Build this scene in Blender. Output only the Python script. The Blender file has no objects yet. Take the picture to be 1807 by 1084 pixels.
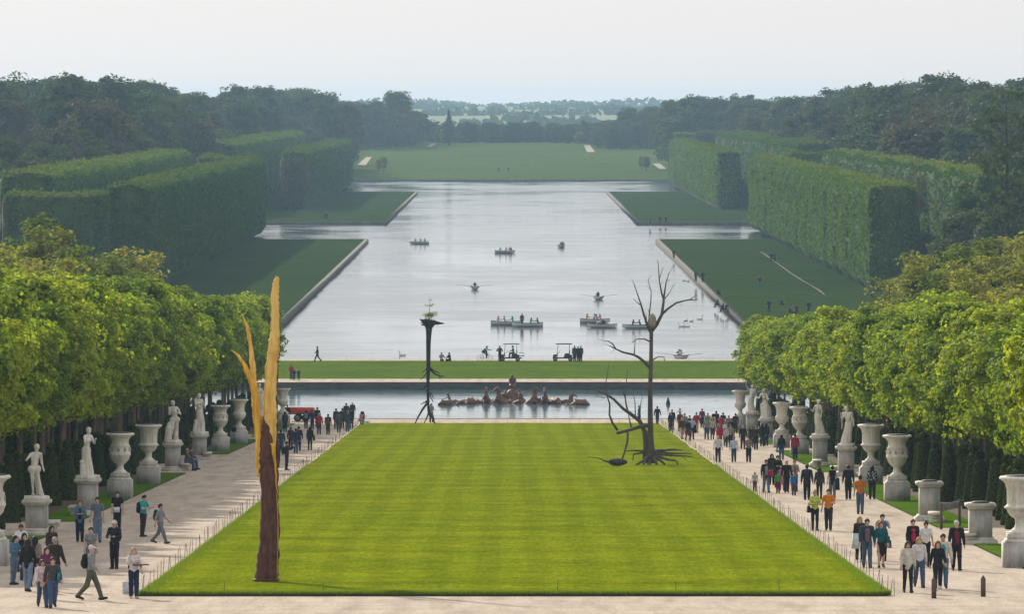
import bpy, math, random
import numpy as np
from mathutils import Vector, Matrix

# ------------------------------------------------------------------ camera, sky, sun, exposure
SC = bpy.context.scene
COL = SC.collection
F, ZC, XC, YH = 11900.0, 30.4, 903.5, 177.0        # focal length in photo pixels, camera height, axis, horizon row
cam_d = bpy.data.cameras.new('camera')
cam = bpy.data.objects.new('camera', cam_d); COL.objects.link(cam)
cam.location = (0, 0, ZC); cam.rotation_euler = (math.radians(90), 0, 0)
cam_d.sensor_width = 36.0; cam_d.lens = 36.0 * F / 1807.0
cam_d.shift_y = -(542.0 - YH) / 1807.0
cam_d.clip_start = 1.0; cam_d.clip_end = 40000.0
SC.camera = cam

SUN_ELEV, SUN_AZ = 25.0, -24.0                      # azimuth from +Y, negative = left
W = bpy.data.worlds.new('World'); SC.world = W; W.use_nodes = True
nt = W.node_tree; nt.nodes.clear()
sky = nt.nodes.new('ShaderNodeTexSky'); sky.sky_type = 'NISHITA'; sky.sun_disc = False
sky.sun_elevation = math.radians(SUN_ELEV); sky.sun_rotation = math.radians(SUN_AZ)
sky.altitude = 100; sky.air_density = 1.0; sky.dust_density = 2.0; sky.ozone_density = 1.0
hsv = nt.nodes.new('ShaderNodeHueSaturation'); hsv.inputs['Saturation'].default_value = 0.25
bg = nt.nodes.new('ShaderNodeBackground'); bg.inputs['Strength'].default_value = 0.10
wo = nt.nodes.new('ShaderNodeOutputWorld')
veil = nt.nodes.new('ShaderNodeMix'); veil.data_type = 'RGBA'; veil.inputs[0].default_value = 0.90; veil.inputs[7].default_value = (8.3, 8.12, 8.1, 1)   # bright even veil of a hazy sky
nt.links.new(sky.outputs[0], hsv.inputs['Color']); nt.links.new(hsv.outputs[0], veil.inputs[6]); nt.links.new(veil.outputs[2], bg.inputs[0]); nt.links.new(bg.outputs[0], wo.inputs[0])
sun_d = bpy.data.lights.new('sun', 'SUN'); sun_d.energy = 5.0; sun_d.angle = math.radians(1.2); sun_d.color = (1.0, 0.90, 0.74)
sun = bpy.data.objects.new('sun', sun_d); COL.objects.link(sun)
_e, _a = math.radians(SUN_ELEV), math.radians(SUN_AZ)
SUNV = Vector((math.sin(_a) * math.cos(_e), math.cos(_a) * math.cos(_e), math.sin(_e)))
sun.rotation_euler = SUNV.to_track_quat('Z', 'Y').to_euler(); sun.location = SUNV * 500 + Vector((0, 400, 0))
SC.view_settings.view_transform = 'Standard'; SC.view_settings.look = 'None'
SC.view_settings.exposure = 0.0; SC.view_settings.gamma = 1.0; SC.view_settings.use_curve_mapping = False
SC.render.engine = 'CYCLES'
cy = SC.cycles
cy.use_denoising = True; cy.max_bounces = 6; cy.diffuse_bounces = 3; cy.glossy_bounces = 2; cy.transmission_bounces = 3
cy.volume_bounces = 0; cy.transparent_max_bounces = 8; cy.sample_clamp_indirect = 4.0; cy.caustics_reflective = False
cy.caustics_refractive = False; cy.use_adaptive_sampling = True; cy.adaptive_threshold = 0.006

R = np.random.default_rng(7)
rnd = random.Random(11)
PI = math.pi

# ------------------------------------------------------------------ where a photo pixel lies on the ground of the place
SL, Z0 = 0.0334, 21.65
def gz(D):
    D = np.asarray(D, float)
    return np.where(D < 100, Z0 - SL * 100, np.where(D < 600, Z0 - SL * D, Z0 - SL * 600))
def gd(py):
    d = F * (ZC - Z0) / ((py - YH) - F * SL)
    if d > 600 or d < 0: d = F * (ZC - 1.61) / (py - YH)
    return d
def on_ground(px, py):
    d = gd(py); return ((px - XC) * d / F, d, float(gz(d)))
def at(px, py, D): return ((px - XC) * D / F, D, ZC - (py - YH) * D / F)
def on_level(px, py, z):
    d = F * (ZC - z) / (py - YH); return ((px - XC) * d / F, d, z)

# ------------------------------------------------------------------ materials
MATS = {}
def _nodes(name):
    m = bpy.data.materials.new(name); m.use_nodes = True
    n = m.node_tree.nodes; b = n.get('Principled BSDF'); return m, n, m.node_tree.links, b
def _coord(n, l, space='Object', scale=(1, 1, 1)):
    tc = n.new('ShaderNodeTexCoord'); mp = n.new('ShaderNodeMapping'); mp.inputs['Scale'].default_value = scale
    if space == 'World':
        g = n.new('ShaderNodeNewGeometry'); l.new(g.outputs['Position'], mp.inputs['Vector'])
    else: l.new(tc.outputs[space], mp.inputs['Vector'])
    return mp.outputs[0]
def _noise(n, l, vec, scale, detail=4, rough=.55):
    t = n.new('ShaderNodeTexNoise'); t.inputs['Scale'].default_value = scale; t.inputs['Detail'].default_value = detail
    t.inputs['Roughness'].default_value = rough; l.new(vec, t.inputs['Vector']); return t.outputs['Fac']
def _ramp(n, l, fac, stops):
    r = n.new('ShaderNodeValToRGB'); e = r.color_ramp.elements
    while len(e) < len(stops): e.new(.5)
    for i, (p, c) in enumerate(stops): e[i].position = p; e[i].color = (*c, 1)
    l.new(fac, r.inputs[0]); return r.outputs[0]
def _mix(n, l, a, b, fac, mode='MIX'):
    m = n.new('ShaderNodeMix'); m.data_type = 'RGBA'; m.blend_type = mode
    for k, v in ((0, fac), (6, a), (7, b)):
        if hasattr(v, 'links') or hasattr(v, 'is_linked'): l.new(v, m.inputs[k])
        elif k == 0: m.inputs[k].default_value = v
        else: m.inputs[k].default_value = (*v, 1)
    return m.outputs[2]
def _bump(n, l, h, strength, dist, b):
    bp = n.new('ShaderNodeBump'); bp.inputs['Strength'].default_value = strength; bp.inputs['Distance'].default_value = dist
    l.new(h, bp.inputs['Height']); l.new(bp.outputs[0], b.inputs['Normal'])
def mat(name, c1, c2=None, scale=4.0, rough=.8, bump=0.0, dist=.02, space='Object', stretch=(1, 1, 1), metallic=0, lo=.35, hi=.65, spec=.3):
    if name in MATS: return MATS[name]
    m, n, l, b = _nodes(name)
    v = _coord(n, l, space, stretch); f = _noise(n, l, v, scale)
    c2 = c2 or tuple(x * .75 for x in c1)
    l.new(_ramp(n, l, f, [(lo, c1), (hi, c2)]), b.inputs['Base Color'])
    b.inputs['Roughness'].default_value = rough; b.inputs['Metallic'].default_value = metallic
    b.inputs['Specular IOR Level'].default_value = spec
    if bump: _bump(n, l, _noise(n, l, v, scale * 3), bump, dist, b)
    MATS[name] = m; return m
def leaf_mat(name, c1, c2, trans=.5, tcol=None, rough=.5, gloss=.03):
    """leaves: diffuse with a share of light passing through; colour varies from leaf to leaf and tree to tree"""
    if name in MATS: return MATS[name]
    m, n, l, b = _nodes(name); n.remove(b)
    out = [x for x in n if x.type == 'OUTPUT_MATERIAL'][0]
    g = n.new('ShaderNodeNewGeometry'); oi = n.new('ShaderNodeObjectInfo')
    base = _ramp(n, l, g.outputs['Random Per Island'], [(0.0, c1), (1.0, c2)])
    tint = n.new('ShaderNodeHueSaturation'); l.new(base, tint.inputs['Color'])
    mr = n.new('ShaderNodeMapRange'); l.new(oi.outputs['Random'], mr.inputs[0]); mr.inputs[3].default_value = .75; mr.inputs[4].default_value = 1.25
    l.new(mr.outputs[0], tint.inputs['Value'])
    mh = n.new('ShaderNodeMapRange'); l.new(oi.outputs['Random'], mh.inputs[0]); mh.inputs[3].default_value = .512; mh.inputs[4].default_value = .488
    l.new(mh.outputs[0], tint.inputs['Hue'])
    d = n.new('ShaderNodeBsdfDiffuse'); l.new(tint.outputs[0], d.inputs[0])
    t = n.new('ShaderNodeBsdfTranslucent')
    tm = n.new('ShaderNodeMix'); tm.data_type = 'RGBA'; tm.blend_type = 'MULTIPLY'; tm.inputs[0].default_value = 1
    l.new(tint.outputs[0], tm.inputs[6]); tm.inputs[7].default_value = (*(tcol or (1.45, 1.4, .6)), 1); l.new(tm.outputs[2], t.inputs[0])
    gl = n.new('ShaderNodeBsdfGlossy'); gl.inputs['Roughness'].default_value = rough; gl.inputs[0].default_value = (.6, .65, .6, 1)
    s = n.new('ShaderNodeMixShader'); s.inputs[0].default_value = trans; l.new(d.outputs[0], s.inputs[1]); l.new(t.outputs[0], s.inputs[2])
    s2 = n.new('ShaderNodeMixShader'); s2.inputs[0].default_value = gloss; l.new(s.outputs[0], s2.inputs[1]); l.new(gl.outputs[0], s2.inputs[2])
    l.new(s2.outputs[0], out.inputs['Surface'])
    MATS[name] = m; return m

# ------------------------------------------------------------------ mesh helpers
def mesh_np(name, verts, faces, smooth=False, mi=None):
    """verts (n,3); faces: list of (m,k) integer arrays"""
    verts = np.asarray(verts, np.float32)
    if not isinstance(faces, (list, tuple)): faces = [faces]
    faces = [np.asarray(f, np.int32) for f in faces if len(f)]
    me = bpy.data.meshes.new(name)
    me.vertices.add(len(verts)); me.vertices.foreach_set('co', verts.ravel())
    loops = np.concatenate([f.ravel() for f in faces]); tot = np.concatenate([np.full(len(f), f.shape[1], np.int32) for f in faces])
    me.loops.add(len(loops)); me.loops.foreach_set('vertex_index', loops)
    me.polygons.add(len(tot)); start = np.concatenate([[0], np.cumsum(tot)[:-1]]).astype(np.int32)
    me.polygons.foreach_set('loop_start', start); me.polygons.foreach_set('loop_total', tot)
    if mi is not None: me.polygons.foreach_set('material_index', np.asarray(mi, np.int32))
    me.update(calc_edges=True)
    if smooth: me.polygons.foreach_set('use_smooth', np.ones(len(tot), bool))
    me.validate(verbose=False)
    return me
def link(name, me, m=None, parent=None, loc=None, rz=None, scale=None, kind=None):
    o = bpy.data.objects.new(name, me); COL.objects.link(o)
    if m is not None and me is not None:
        if len(me.materials) == 0: me.materials.append(m)
        if me.materials[0] is not m:
            o.material_slots[0].link = 'OBJECT'; o.material_slots[0].material = m
    if parent is not None: o.parent = parent
    if loc is not None: o.location = loc
    if rz is not None: o.rotation_euler = (0, 0, rz)
    if scale is not None: o.scale = (scale,) * 3 if np.isscalar(scale) else scale
    if kind: o['kind'] = kind
    return o
def tag(o, label, cat, group=None, kind=None):
    o['label'] = label; o['category'] = cat
    if group: o['group'] = group
    if kind: o['kind'] = kind
    return o
def thing(name, label, cat, loc=(0, 0, 0), rz=0.0, group=None, scale=None):
    return tag(link(name, None, None, None, loc, rz, scale), label, cat, group)
def copy_tree(o, parent=None):
    c = o.copy(); COL.objects.link(c); c.parent = parent
    for ch in list(o.children): copy_tree(ch, c)
    return c

class MB:
    """collects boxes, tubes, lathes, rings into one mesh"""
    def __init__(s): s.v = []; s.q = []; s.t = []; s.n = 0
    def add(s, v, q=(), t=()):
        v = np.asarray(v, float); s.v.append(v)
        if len(q): s.q.append(np.asarray(q, int) + s.n)
        if len(t): s.t.append(np.asarray(t, int) + s.n)
        s.n += len(v); return s
    def box(s, c, d, rz=0.0, taper=1.0):
        x, y, z = d[0] / 2, d[1] / 2, d[2] / 2
        v = np.array([[-x, -y, -z], [x, -y, -z], [x, y, -z], [-x, y, -z], [-x * taper, -y * taper, z], [x * taper, -y * taper, z], [x * taper, y * taper, z], [-x * taper, y * taper, z]])
        if rz:
            cc, ss = math.cos(rz), math.sin(rz); v = v @ np.array([[cc, ss, 0], [-ss, cc, 0], [0, 0, 1]])
        return s.add(v + np.array(c), [[0, 3, 2, 1], [4, 5, 6, 7], [0, 1, 5, 4], [1, 2, 6, 5], [2, 3, 7, 6], [3, 0, 4, 7]])
    def tube(s, pts, rad, seg=8, wob=0.0, flat=None, cap=True):
        pts = np.asarray(pts, float); k = len(pts); rad = np.broadcast_to(np.asarray(rad, float), (k,))
        tn = np.gradient(pts, axis=0); tn /= np.linalg.norm(tn, axis=1)[:, None] + 1e-9
        ref = np.array([0, 1, 0.]) if abs(tn[:, 2]).mean() > .5 or abs(tn[:, 0]).mean() > .5 else np.array([0, 0, 1.])
        a = np.cross(tn, ref); a /= np.linalg.norm(a, axis=1)[:, None] + 1e-9; b = np.cross(tn, a)
        th = np.arange(seg) * 2 * PI / seg
        w = 1 + wob * R.normal(size=(k, seg)) if wob else 1.0
        rr = rad[:, None] * w
        fl = flat if flat else (1, 1)
        ring = pts[:, None] + rr[..., None] * (np.cos(th)[None, :, None] * a[:, None] * fl[0] + np.sin(th)[None, :, None] * b[:, None] * fl[1])
        v = ring.reshape(-1, 3); i = np.arange(k - 1)[:, None] * seg + np.arange(seg)[None]; j = np.arange(k - 1)[:, None] * seg + (np.arange(seg)[None] + 1) % seg
        q = np.stack([i, j, j + seg, i + seg], -1).reshape(-1, 4)
        t = []
        if cap:
            v = np.vstack([v, pts[0], pts[-1]]); c0, c1 = k * seg, k * seg + 1
            for g in range(seg):
                t.append([c0, (g + 1) % seg, g]); t.append([c1, (k - 1) * seg + g, (k - 1) * seg + (g + 1) % seg])
        return s.add(v, q, t)
    def lathe(s, prof, seg=20, c=(0, 0, 0), flute=0.0, nf=0, fz=None):
        prof = np.asarray(prof, float); k = len(prof); th = np.arange(seg) * 2 * PI / seg
        r = np.repeat(prof[:, 0][:, None], seg, 1)
        if flute:
            mask = ((prof[:, 1] >= fz[0]) & (prof[:, 1] <= fz[1])).astype(float)[:, None]
            r = r * (1 + flute * mask * np.sign(np.cos(nf * th))[None])
        v = np.stack([r * np.cos(th), r * np.sin(th), np.repeat(prof[:, 1][:, None], seg, 1)], -1).reshape(-1, 3) + np.array(c)
        i = np.arange(k - 1)[:, None] * seg + np.arange(seg)[None]; j = np.arange(k - 1)[:, None] * seg + (np.arange(seg)[None] + 1) % seg
        return s.add(v, np.stack([i, j, j + seg, i + seg], -1).reshape(-1, 4))
    def mesh(s, name, smooth=False):
        return mesh_np(name, np.vstack(s.v), [np.vstack(s.q) if s.q else np.zeros((0, 4), int), np.vstack(s.t) if s.t else np.zeros((0, 3), int)], smooth)
    def build(s, name, m, parent=None, smooth=False, **kw): return link(name, s.mesh(name, smooth), m, parent, **kw)

# ---- implicit bodies: blended capsules turned into one continuous surface
def _rc(P, a, b, ra, rb, sq):
    a, b = np.array(a, float), np.array(b, float)
    if sq is not None: sqv = np.array(sq, float); P = P / sqv; a = a / sqv; b = b / sqv
    ab = b - a; L = ab @ ab + 1e-12
    t = np.clip(((P - a) @ ab) / L, 0, 1)
    d = np.linalg.norm(P - a - t[..., None] * ab, axis=-1) - (ra + (rb - ra) * t)
    return d * (min(sq) if sq is not None else 1.0)
def blend_mesh(name, prims, res=.025, k=.03, rough=0.0, seed=0, clip=None, extra=None):
    """prims: (a, b, ra, rb[, squash]) ; negative ra cuts. Surface-nets polygonised."""
    los, his = [], []
    for p in prims:
        a, b, ra, rb = np.array(p[0]), np.array(p[1]), abs(p[2]), abs(p[3]); r = max(ra, rb); sq = np.array(p[4]) if len(p) > 4 and p[4] is not None else np.ones(3)
        los.append(np.minimum(a, b) - r * sq); his.append(np.maximum(a, b) + r * sq)
    lo = np.min(los, 0) - 3 * res - .02; hi = np.max(his, 0) + 3 * res + .02
    n = np.ceil((hi - lo) / res).astype(int) + 1
    f = np.full(n, 1.0, np.float64)
    ax = [lo[i] + np.arange(n[i]) * res for i in range(3)]
    for p, l_, h_ in zip(prims, los, his):
        i0 = np.clip(np.floor((l_ - lo - k - 2 * res) / res).astype(int), 0, n - 1); i1 = np.clip(np.ceil((h_ - lo + k + 2 * res) / res).astype(int) + 1, 1, n)
        sl = tuple(slice(i0[i], i1[i]) for i in range(3))
        G = np.stack(np.meshgrid(*[ax[i][sl[i]] for i in range(3)], indexing='ij'), -1)
        cut = p[2] < 0
        d = _rc(G, p[0], p[1], abs(p[2]), abs(p[3]), p[4] if len(p) > 4 else None)
        cur = f[sl]
        if cut:
            f[sl] = np.maximum(cur, -d)
        else:
            kk = p[5] if len(p) > 5 else k
            h = np.clip(.5 + .5 * (cur - d) / kk, 0, 1)
            f[sl] = cur * (1 - h) + d * h - kk * h * (1 - h)
    if rough:
        G = np.stack(np.meshgrid(*ax, indexing='ij'), -1)
        s = seed * 1.7
        f = f + rough * (np.sin(G[..., 0] * 31 + s + 3 * np.sin(G[..., 2] * 5)) * np.sin(G[..., 1] * 29 + s) * .6 + .4 * np.sin(G[..., 2] * 43 + G[..., 0] * 17 + s))
    if clip is not None:
        zi = ax[2] < clip; f[:, :, zi] = 1.0
    ins = f < 0
    c = [ins[dx:n[0] - 1 + dx, dy:n[1] - 1 + dy, dz:n[2] - 1 + dz] for dx in (0, 1) for dy in (0, 1) for dz in (0, 1)]
    cnt = sum(x.astype(np.int8) for x in c); act = (cnt > 0) & (cnt < 8)
    idx = np.full(act.shape, -1, np.int64); cells = np.argwhere(act); idx[act] = np.arange(len(cells))
    offs = np.array([(dx, dy, dz) for dx in (0, 1) for dy in (0, 1) for dz in (0, 1)])
    vals = np.stack([f[cells[:, 0] + o[0], cells[:, 1] + o[1], cells[:, 2] + o[2]] for o in offs], 1)
    acc = np.zeros((len(cells), 3)); num = np.zeros(len(cells))
    for a in range(8):
        for b in range(a + 1, 8):
            if np.abs(offs[a] - offs[b]).sum() != 1: continue
            va, vb = vals[:, a], vals[:, b]; x = (va < 0) != (vb < 0)
            t = np.where(x, va / np.where(x, va - vb, 1), 0)
            acc += np.where(x[:, None], offs[a] + t[:, None] * (offs[b] - offs[a]), 0); num += x
    V = lo + (cells + acc / num[:, None]) * res
    Q = []
    for axis in range(3):
        s0 = [slice(None)] * 3; s1 = [slice(None)] * 3; s0[axis] = slice(0, -1); s1[axis] = slice(1, None)
        A, B = ins[tuple(s0)], ins[tuple(s1)]
        o1, o2 = [(1, 2), (2, 0), (0, 1)][axis]
        for flip, M in ((False, A & ~B), (True, ~A & B)):
            e = np.argwhere(M); ok = (e[:, o1] > 0) & (e[:, o2] > 0); e = e[ok]
            if not len(e): continue
            d1 = np.zeros(3, int); d1[o1] = 1; d2 = np.zeros(3, int); d2[o2] = 1
            q = np.stack([idx[tuple((e - d1 - d2).T)], idx[tuple((e - d2).T)], idx[tuple(e.T)], idx[tuple((e - d1).T)]], 1)
            Q.append(q[:, ::-1] if flip else q)
    Q = np.vstack(Q); Q = Q[(Q >= 0).all(1)]
    tris = np.zeros((0, 3), int)
    if extra is not None and extra.n:
        ev = np.vstack(extra.v); nv = len(V); V = np.vstack([V, ev])
        if extra.q: Q = np.vstack([Q, np.vstack(extra.q) + nv])
        if extra.t: tris = np.vstack(extra.t) + nv
    return mesh_np(name, V, [Q, tris], True)

# ---- leaves
def leaf_quads(P, N, size, fold=.35, jit=.6, long=1.35):
    """folded leaf at each point P, facing about N. returns verts, quads"""
    n = len(P); N = N + jit * R.normal(size=(n, 3)); N /= np.linalg.norm(N, axis=1)[:, None] + 1e-9
    A = np.cross(N, R.normal(size=(n, 3))); A /= np.linalg.norm(A, axis=1)[:, None] + 1e-9; B = np.cross(N, A)
    s = size * (.65 + .7 * R.random(n))[:, None]
    up = N * s * fold * .5
    v = np.stack([P - A * s * long * .5, P + B * s * .5 + up, P + A * s * long * .5, P - B * s * .5 + up], 1).reshape(-1, 3)
    i = np.arange(n)[:, None] * 4
    return v, np.concatenate([i + np.array([[0, 1, 2]]), i + np.array([[0, 2, 3]])])
def fib(n):
    i = np.arange(n) + .5; ph = np.arccos(1 - 2 * i / n); th = PI * (1 + 5 ** .5) * i
    return np.stack([np.cos(th) * np.sin(ph), np.sin(th) * np.sin(ph), np.cos(ph)], 1)
def wave(x, y, s=0.0):
    return (np.sin(x * 1.0 + 1.3 * np.sin(y * .7 + s)) + np.sin(y * 1.17 + 1.1 * np.sin(x * .53 + s * 2) + s) + .5 * np.sin(2.3 * x + 1.9 * y + s)) / 2.5

# ------------------------------------------------------------------ the setting: ground, lawns, paths, water
def grass_mat(name, c1, c2, c3, mow=0.0, scale=1.0):
    m, n, l, b = _nodes(name)
    v = _coord(n, l, 'World', (.7, 1, 1)); v1 = _coord(n, l, 'World')
    big = _noise(n, l, v, .35 * scale, 5); fine = _noise(n, l, v1, 9.0, 4, .7)
    col = _ramp(n, l, big, [(.32, c1), (.68, c2)])
    col = _mix(n, l, col, c3, _ramp(n, l, _noise(n, l, _coord(n, l, 'World', (.6, 1, 1)), 1.1, 6, .7), [(.47, (0, 0, 0)), (.66, (.9,) * 3)]))
    if mow:
        w = n.new('ShaderNodeTexWave'); w.wave_type = 'BANDS'; w.bands_direction = 'X'; w.inputs['Scale'].default_value = .17; w.inputs['Distortion'].default_value = 2.2
        w.inputs['Detail'].default_value = 2; l.new(_coord(n, l, 'World', (1, .12, 1)), w.inputs['Vector'])
        col = _mix(n, l, col, (.55, .55, .45), _ramp(n, l, w.outputs['Fac'], [(.3, (0, 0, 0)), (.7, (mow,) * 3)]), 'MULTIPLY')
        w2 = n.new('ShaderNodeTexWave'); w2.wave_type = 'BANDS'; w2.bands_direction = 'Y'; w2.inputs['Scale'].default_value = .021; w2.inputs['Distortion'].default_value = 7.0
        w2.inputs['Detail'].default_value = 3; l.new(_coord(n, l, 'World', (.25, 1, 1)), w2.inputs['Vector'])
        col = _mix(n, l, col, (.6, .62, .5), _ramp(n, l, w2.outputs['Fac'], [(.35, (0, 0, 0)), (.8, (mow * .8,) * 3)]), 'MULTIPLY')
    col = _mix(n, l, col, (.66, .77, .64), _ramp(n, l, _noise(n, l, _coord(n, l, 'World', (.9, .8, 1)), .22, 8, .75), [(.44, (0, 0, 0)), (.66, (1, 1, 1))]), 'MULTIPLY')
    col = _mix(n, l, col, (.45, .5, .4), _ramp(n, l, fine, [(.42, (.55,) * 3), (.6, (0, 0, 0))]), 'MULTIPLY')
    if mow:
        col = _mix(n, l, col, (.62, .70, .6), _ramp(n, l, _noise(n, l, _coord(n, l, 'World', (1, .09, 1)), 5.5, 5, .75), [(.40, (.8,) * 3), (.62, (0, 0, 0))]), 'MULTIPLY')
    n.remove(b); out = [x for x in n if x.type == 'OUTPUT_MATERIAL'][0]
    bp = n.new('ShaderNodeBump'); bp.inputs['Strength'].default_value = .6; bp.inputs['Distance'].default_value = .05; l.new(fine, bp.inputs['Height'])
    d = n.new('ShaderNodeBsdfDiffuse'); sh = n.new('ShaderNodeBsdfSheen') if hasattr(bpy.types, 'ShaderNodeBsdfSheen') else None
    l.new(col, d.inputs[0]); l.new(bp.outputs[0], d.inputs['Normal'])
    if sh:
        ad = n.new('ShaderNodeMixShader'); ad.inputs[0].default_value = .22; sh.inputs['Roughness'].default_value = .6
        l.new(_mix(n, l, col, (2.4, 2.3, .7), 1.0, 'MULTIPLY'), sh.inputs[0]); l.new(d.outputs[0], ad.inputs[1]); l.new(sh.outputs[0], ad.inputs[2]); l.new(ad.outputs[0], out.inputs[0])
    else: l.new(d.outputs[0], out.inputs[0])
    MATS[name] = m; return m
M_LAWN = grass_mat('lawn_grass', (.205, .250, .010), (.255, .300, .012), (.31, .325, .024), mow=.26)
M_BANK = grass_mat('bank_grass', (.075, .13, .022), (.10, .155, .026), (.125, .17, .04), scale=.5)
M_FARGRASS = grass_mat('meadow_grass', (.058, .10, .026), (.085, .13, .034), (.12, .14, .055), scale=.06)
M_CANALGRASS = grass_mat('canal_lawn_grass', (.026, .054, .020), (.038, .068, .024), (.058, .08, .036), scale=.06)
M_VERGE = grass_mat('verge_grass', (.07, .15, .012), (.10, .19, .018), (.12, .17, .03))

def gravel_mat():
    m, n, l, b = _nodes('gravel')
    v = _coord(n, l, 'World'); vs = _coord(n, l, 'World', (.6, 1, 1))
    col = _ramp(n, l, _noise(n, l, vs, .6, 6, .6), [(.3, (.50, .42, .345)), (.55, (.58, .495, .41)), (.75, (.63, .55, .465))])
    vo = n.new('ShaderNodeTexVoronoi'); vo.inputs['Scale'].default_value = 14; l.new(v, vo.inputs['Vector'])
    grain = _ramp(n, l, _noise(n, l, v, 9, 6, .8), [(.36, (.45, .43, .41)), (.64, (1.2, 1.2, 1.2))])
    col = _mix(n, l, col, grain, .8, 'MULTIPLY')
    streak = _ramp(n, l, _noise(n, l, _coord(n, l, 'World', (1, .10, 1)), 1.3, 5), [(.42, (1, 1, 1)), (.7, (.74, .72, .70))])
    col = _mix(n, l, col, streak, 1.0, 'MULTIPLY')
    l.new(col, b.inputs['Base Color']); b.inputs['Roughness'].default_value = .95; b.inputs['Specular IOR Level'].default_value = .1
    _bump(n, l, vo.outputs['Distance'], .5, .03, b); MATS['gravel'] = m; return m
M_GRAVEL = gravel_mat()
M_SOIL = mat('soil', (.10, .062, .04), (.045, .035, .022), 1.4, .95, .6, .06, 'World')
M_UNDER = mat('undergrowth', (.035, .05, .015), (.02, .022, .010), .5, .95, .5, .1, 'World')

def sheet(name, xs, ds, zf, m, kind='structure', parent=None):
    xs, ds = np.asarray(xs, float), np.asarray(ds, float)
    X, Dd = np.meshgrid(xs, ds); Z = zf(X, Dd); v = np.stack([X, Dd, Z], -1).reshape(-1, 3); nx = len(xs)
    i = (np.arange(len(ds) - 1)[:, None] * nx + np.arange(nx - 1)[None]).ravel()
    return link(name, mesh_np(name, v, np.stack([i, i + 1, i + 1 + nx, i + nx], 1), True), m, parent, kind=kind)
def lin(a, b, step): return np.linspace(a, b, max(2, int(abs(b - a) / step) + 1))

sheet('ground', [-420, -60, 0, 60, 420], [-80, 0, 100, 200, 300, 400, 500, 600], lambda X, D: gz(D), M_UNDER)
LE, RE = lambda D: -11.9 - 1.4 * (D - 217) / 383, lambda D: 12.1 + .85 * (D - 217) / 383    # edges of the great lawn
def strip(name, x0, x1, d0, d1, up, m, nx=6, step=12.0, kind='structure', wob=0.0):
    ds = lin(d0, d1, step); t = np.linspace(0, 1, nx); f0 = x0 if callable(x0) else (lambda D: x0 + 0 * D); f1 = x1 if callable(x1) else (lambda D: x1 + 0 * D)
    X = np.stack([f0(d) + (f1(d) - f0(d)) * t for d in ds]); Dd = np.repeat(ds[:, None], nx, 1)
    v = np.stack([X, Dd, gz(Dd) + up], -1).reshape(-1, 3); i = (np.arange(len(ds) - 1)[:, None] * nx + np.arange(nx - 1)[None]).ravel()
    return link(name, mesh_np(name, v, np.stack([i, i + 1, i + 1 + nx, i + nx], 1)), m, kind=kind)
strip('forecourt_gravel', -45, 45, 60, 217.2, .02, M_GRAVEL, 8)
strip('path_left', lambda D: -19.2, lambda D: LE(D) + .3, 217.2, 600, .02, M_GRAVEL)
strip('path_right', lambda D: RE(D) - .3, lambda D: 18.3, 217.2, 600, .02, M_GRAVEL)
strip('soil_bed_left', -26.5, -19.2, 217.2, 600, .012, M_SOIL)
strip('soil_bed_right', 18.3, 25.5, 217.2, 600, .012, M_SOIL)
for (a, b) in ((222, 279), (299, 398), (455, 516), (540, 598)): strip('grass_verge_left', -21.3, -19.25, a, b, .05, M_VERGE, 3)
for (a, b) in ((222, 268), (290, 371), (400, 470), (492, 598)): strip('grass_verge_right', 18.35, 20.4, a, b, .05, M_VERGE, 3)
for (a, b) in ((279, 299), (398, 455), (516, 540)): strip('cross_path_left', -26, -19.15, a, b, .028, M_GRAVEL, 3)
for (a, b) in ((268, 290), (371, 400), (470, 492)): strip('cross_path_right', 18.25, 25, a, b, .028, M_GRAVEL, 3)

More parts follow.
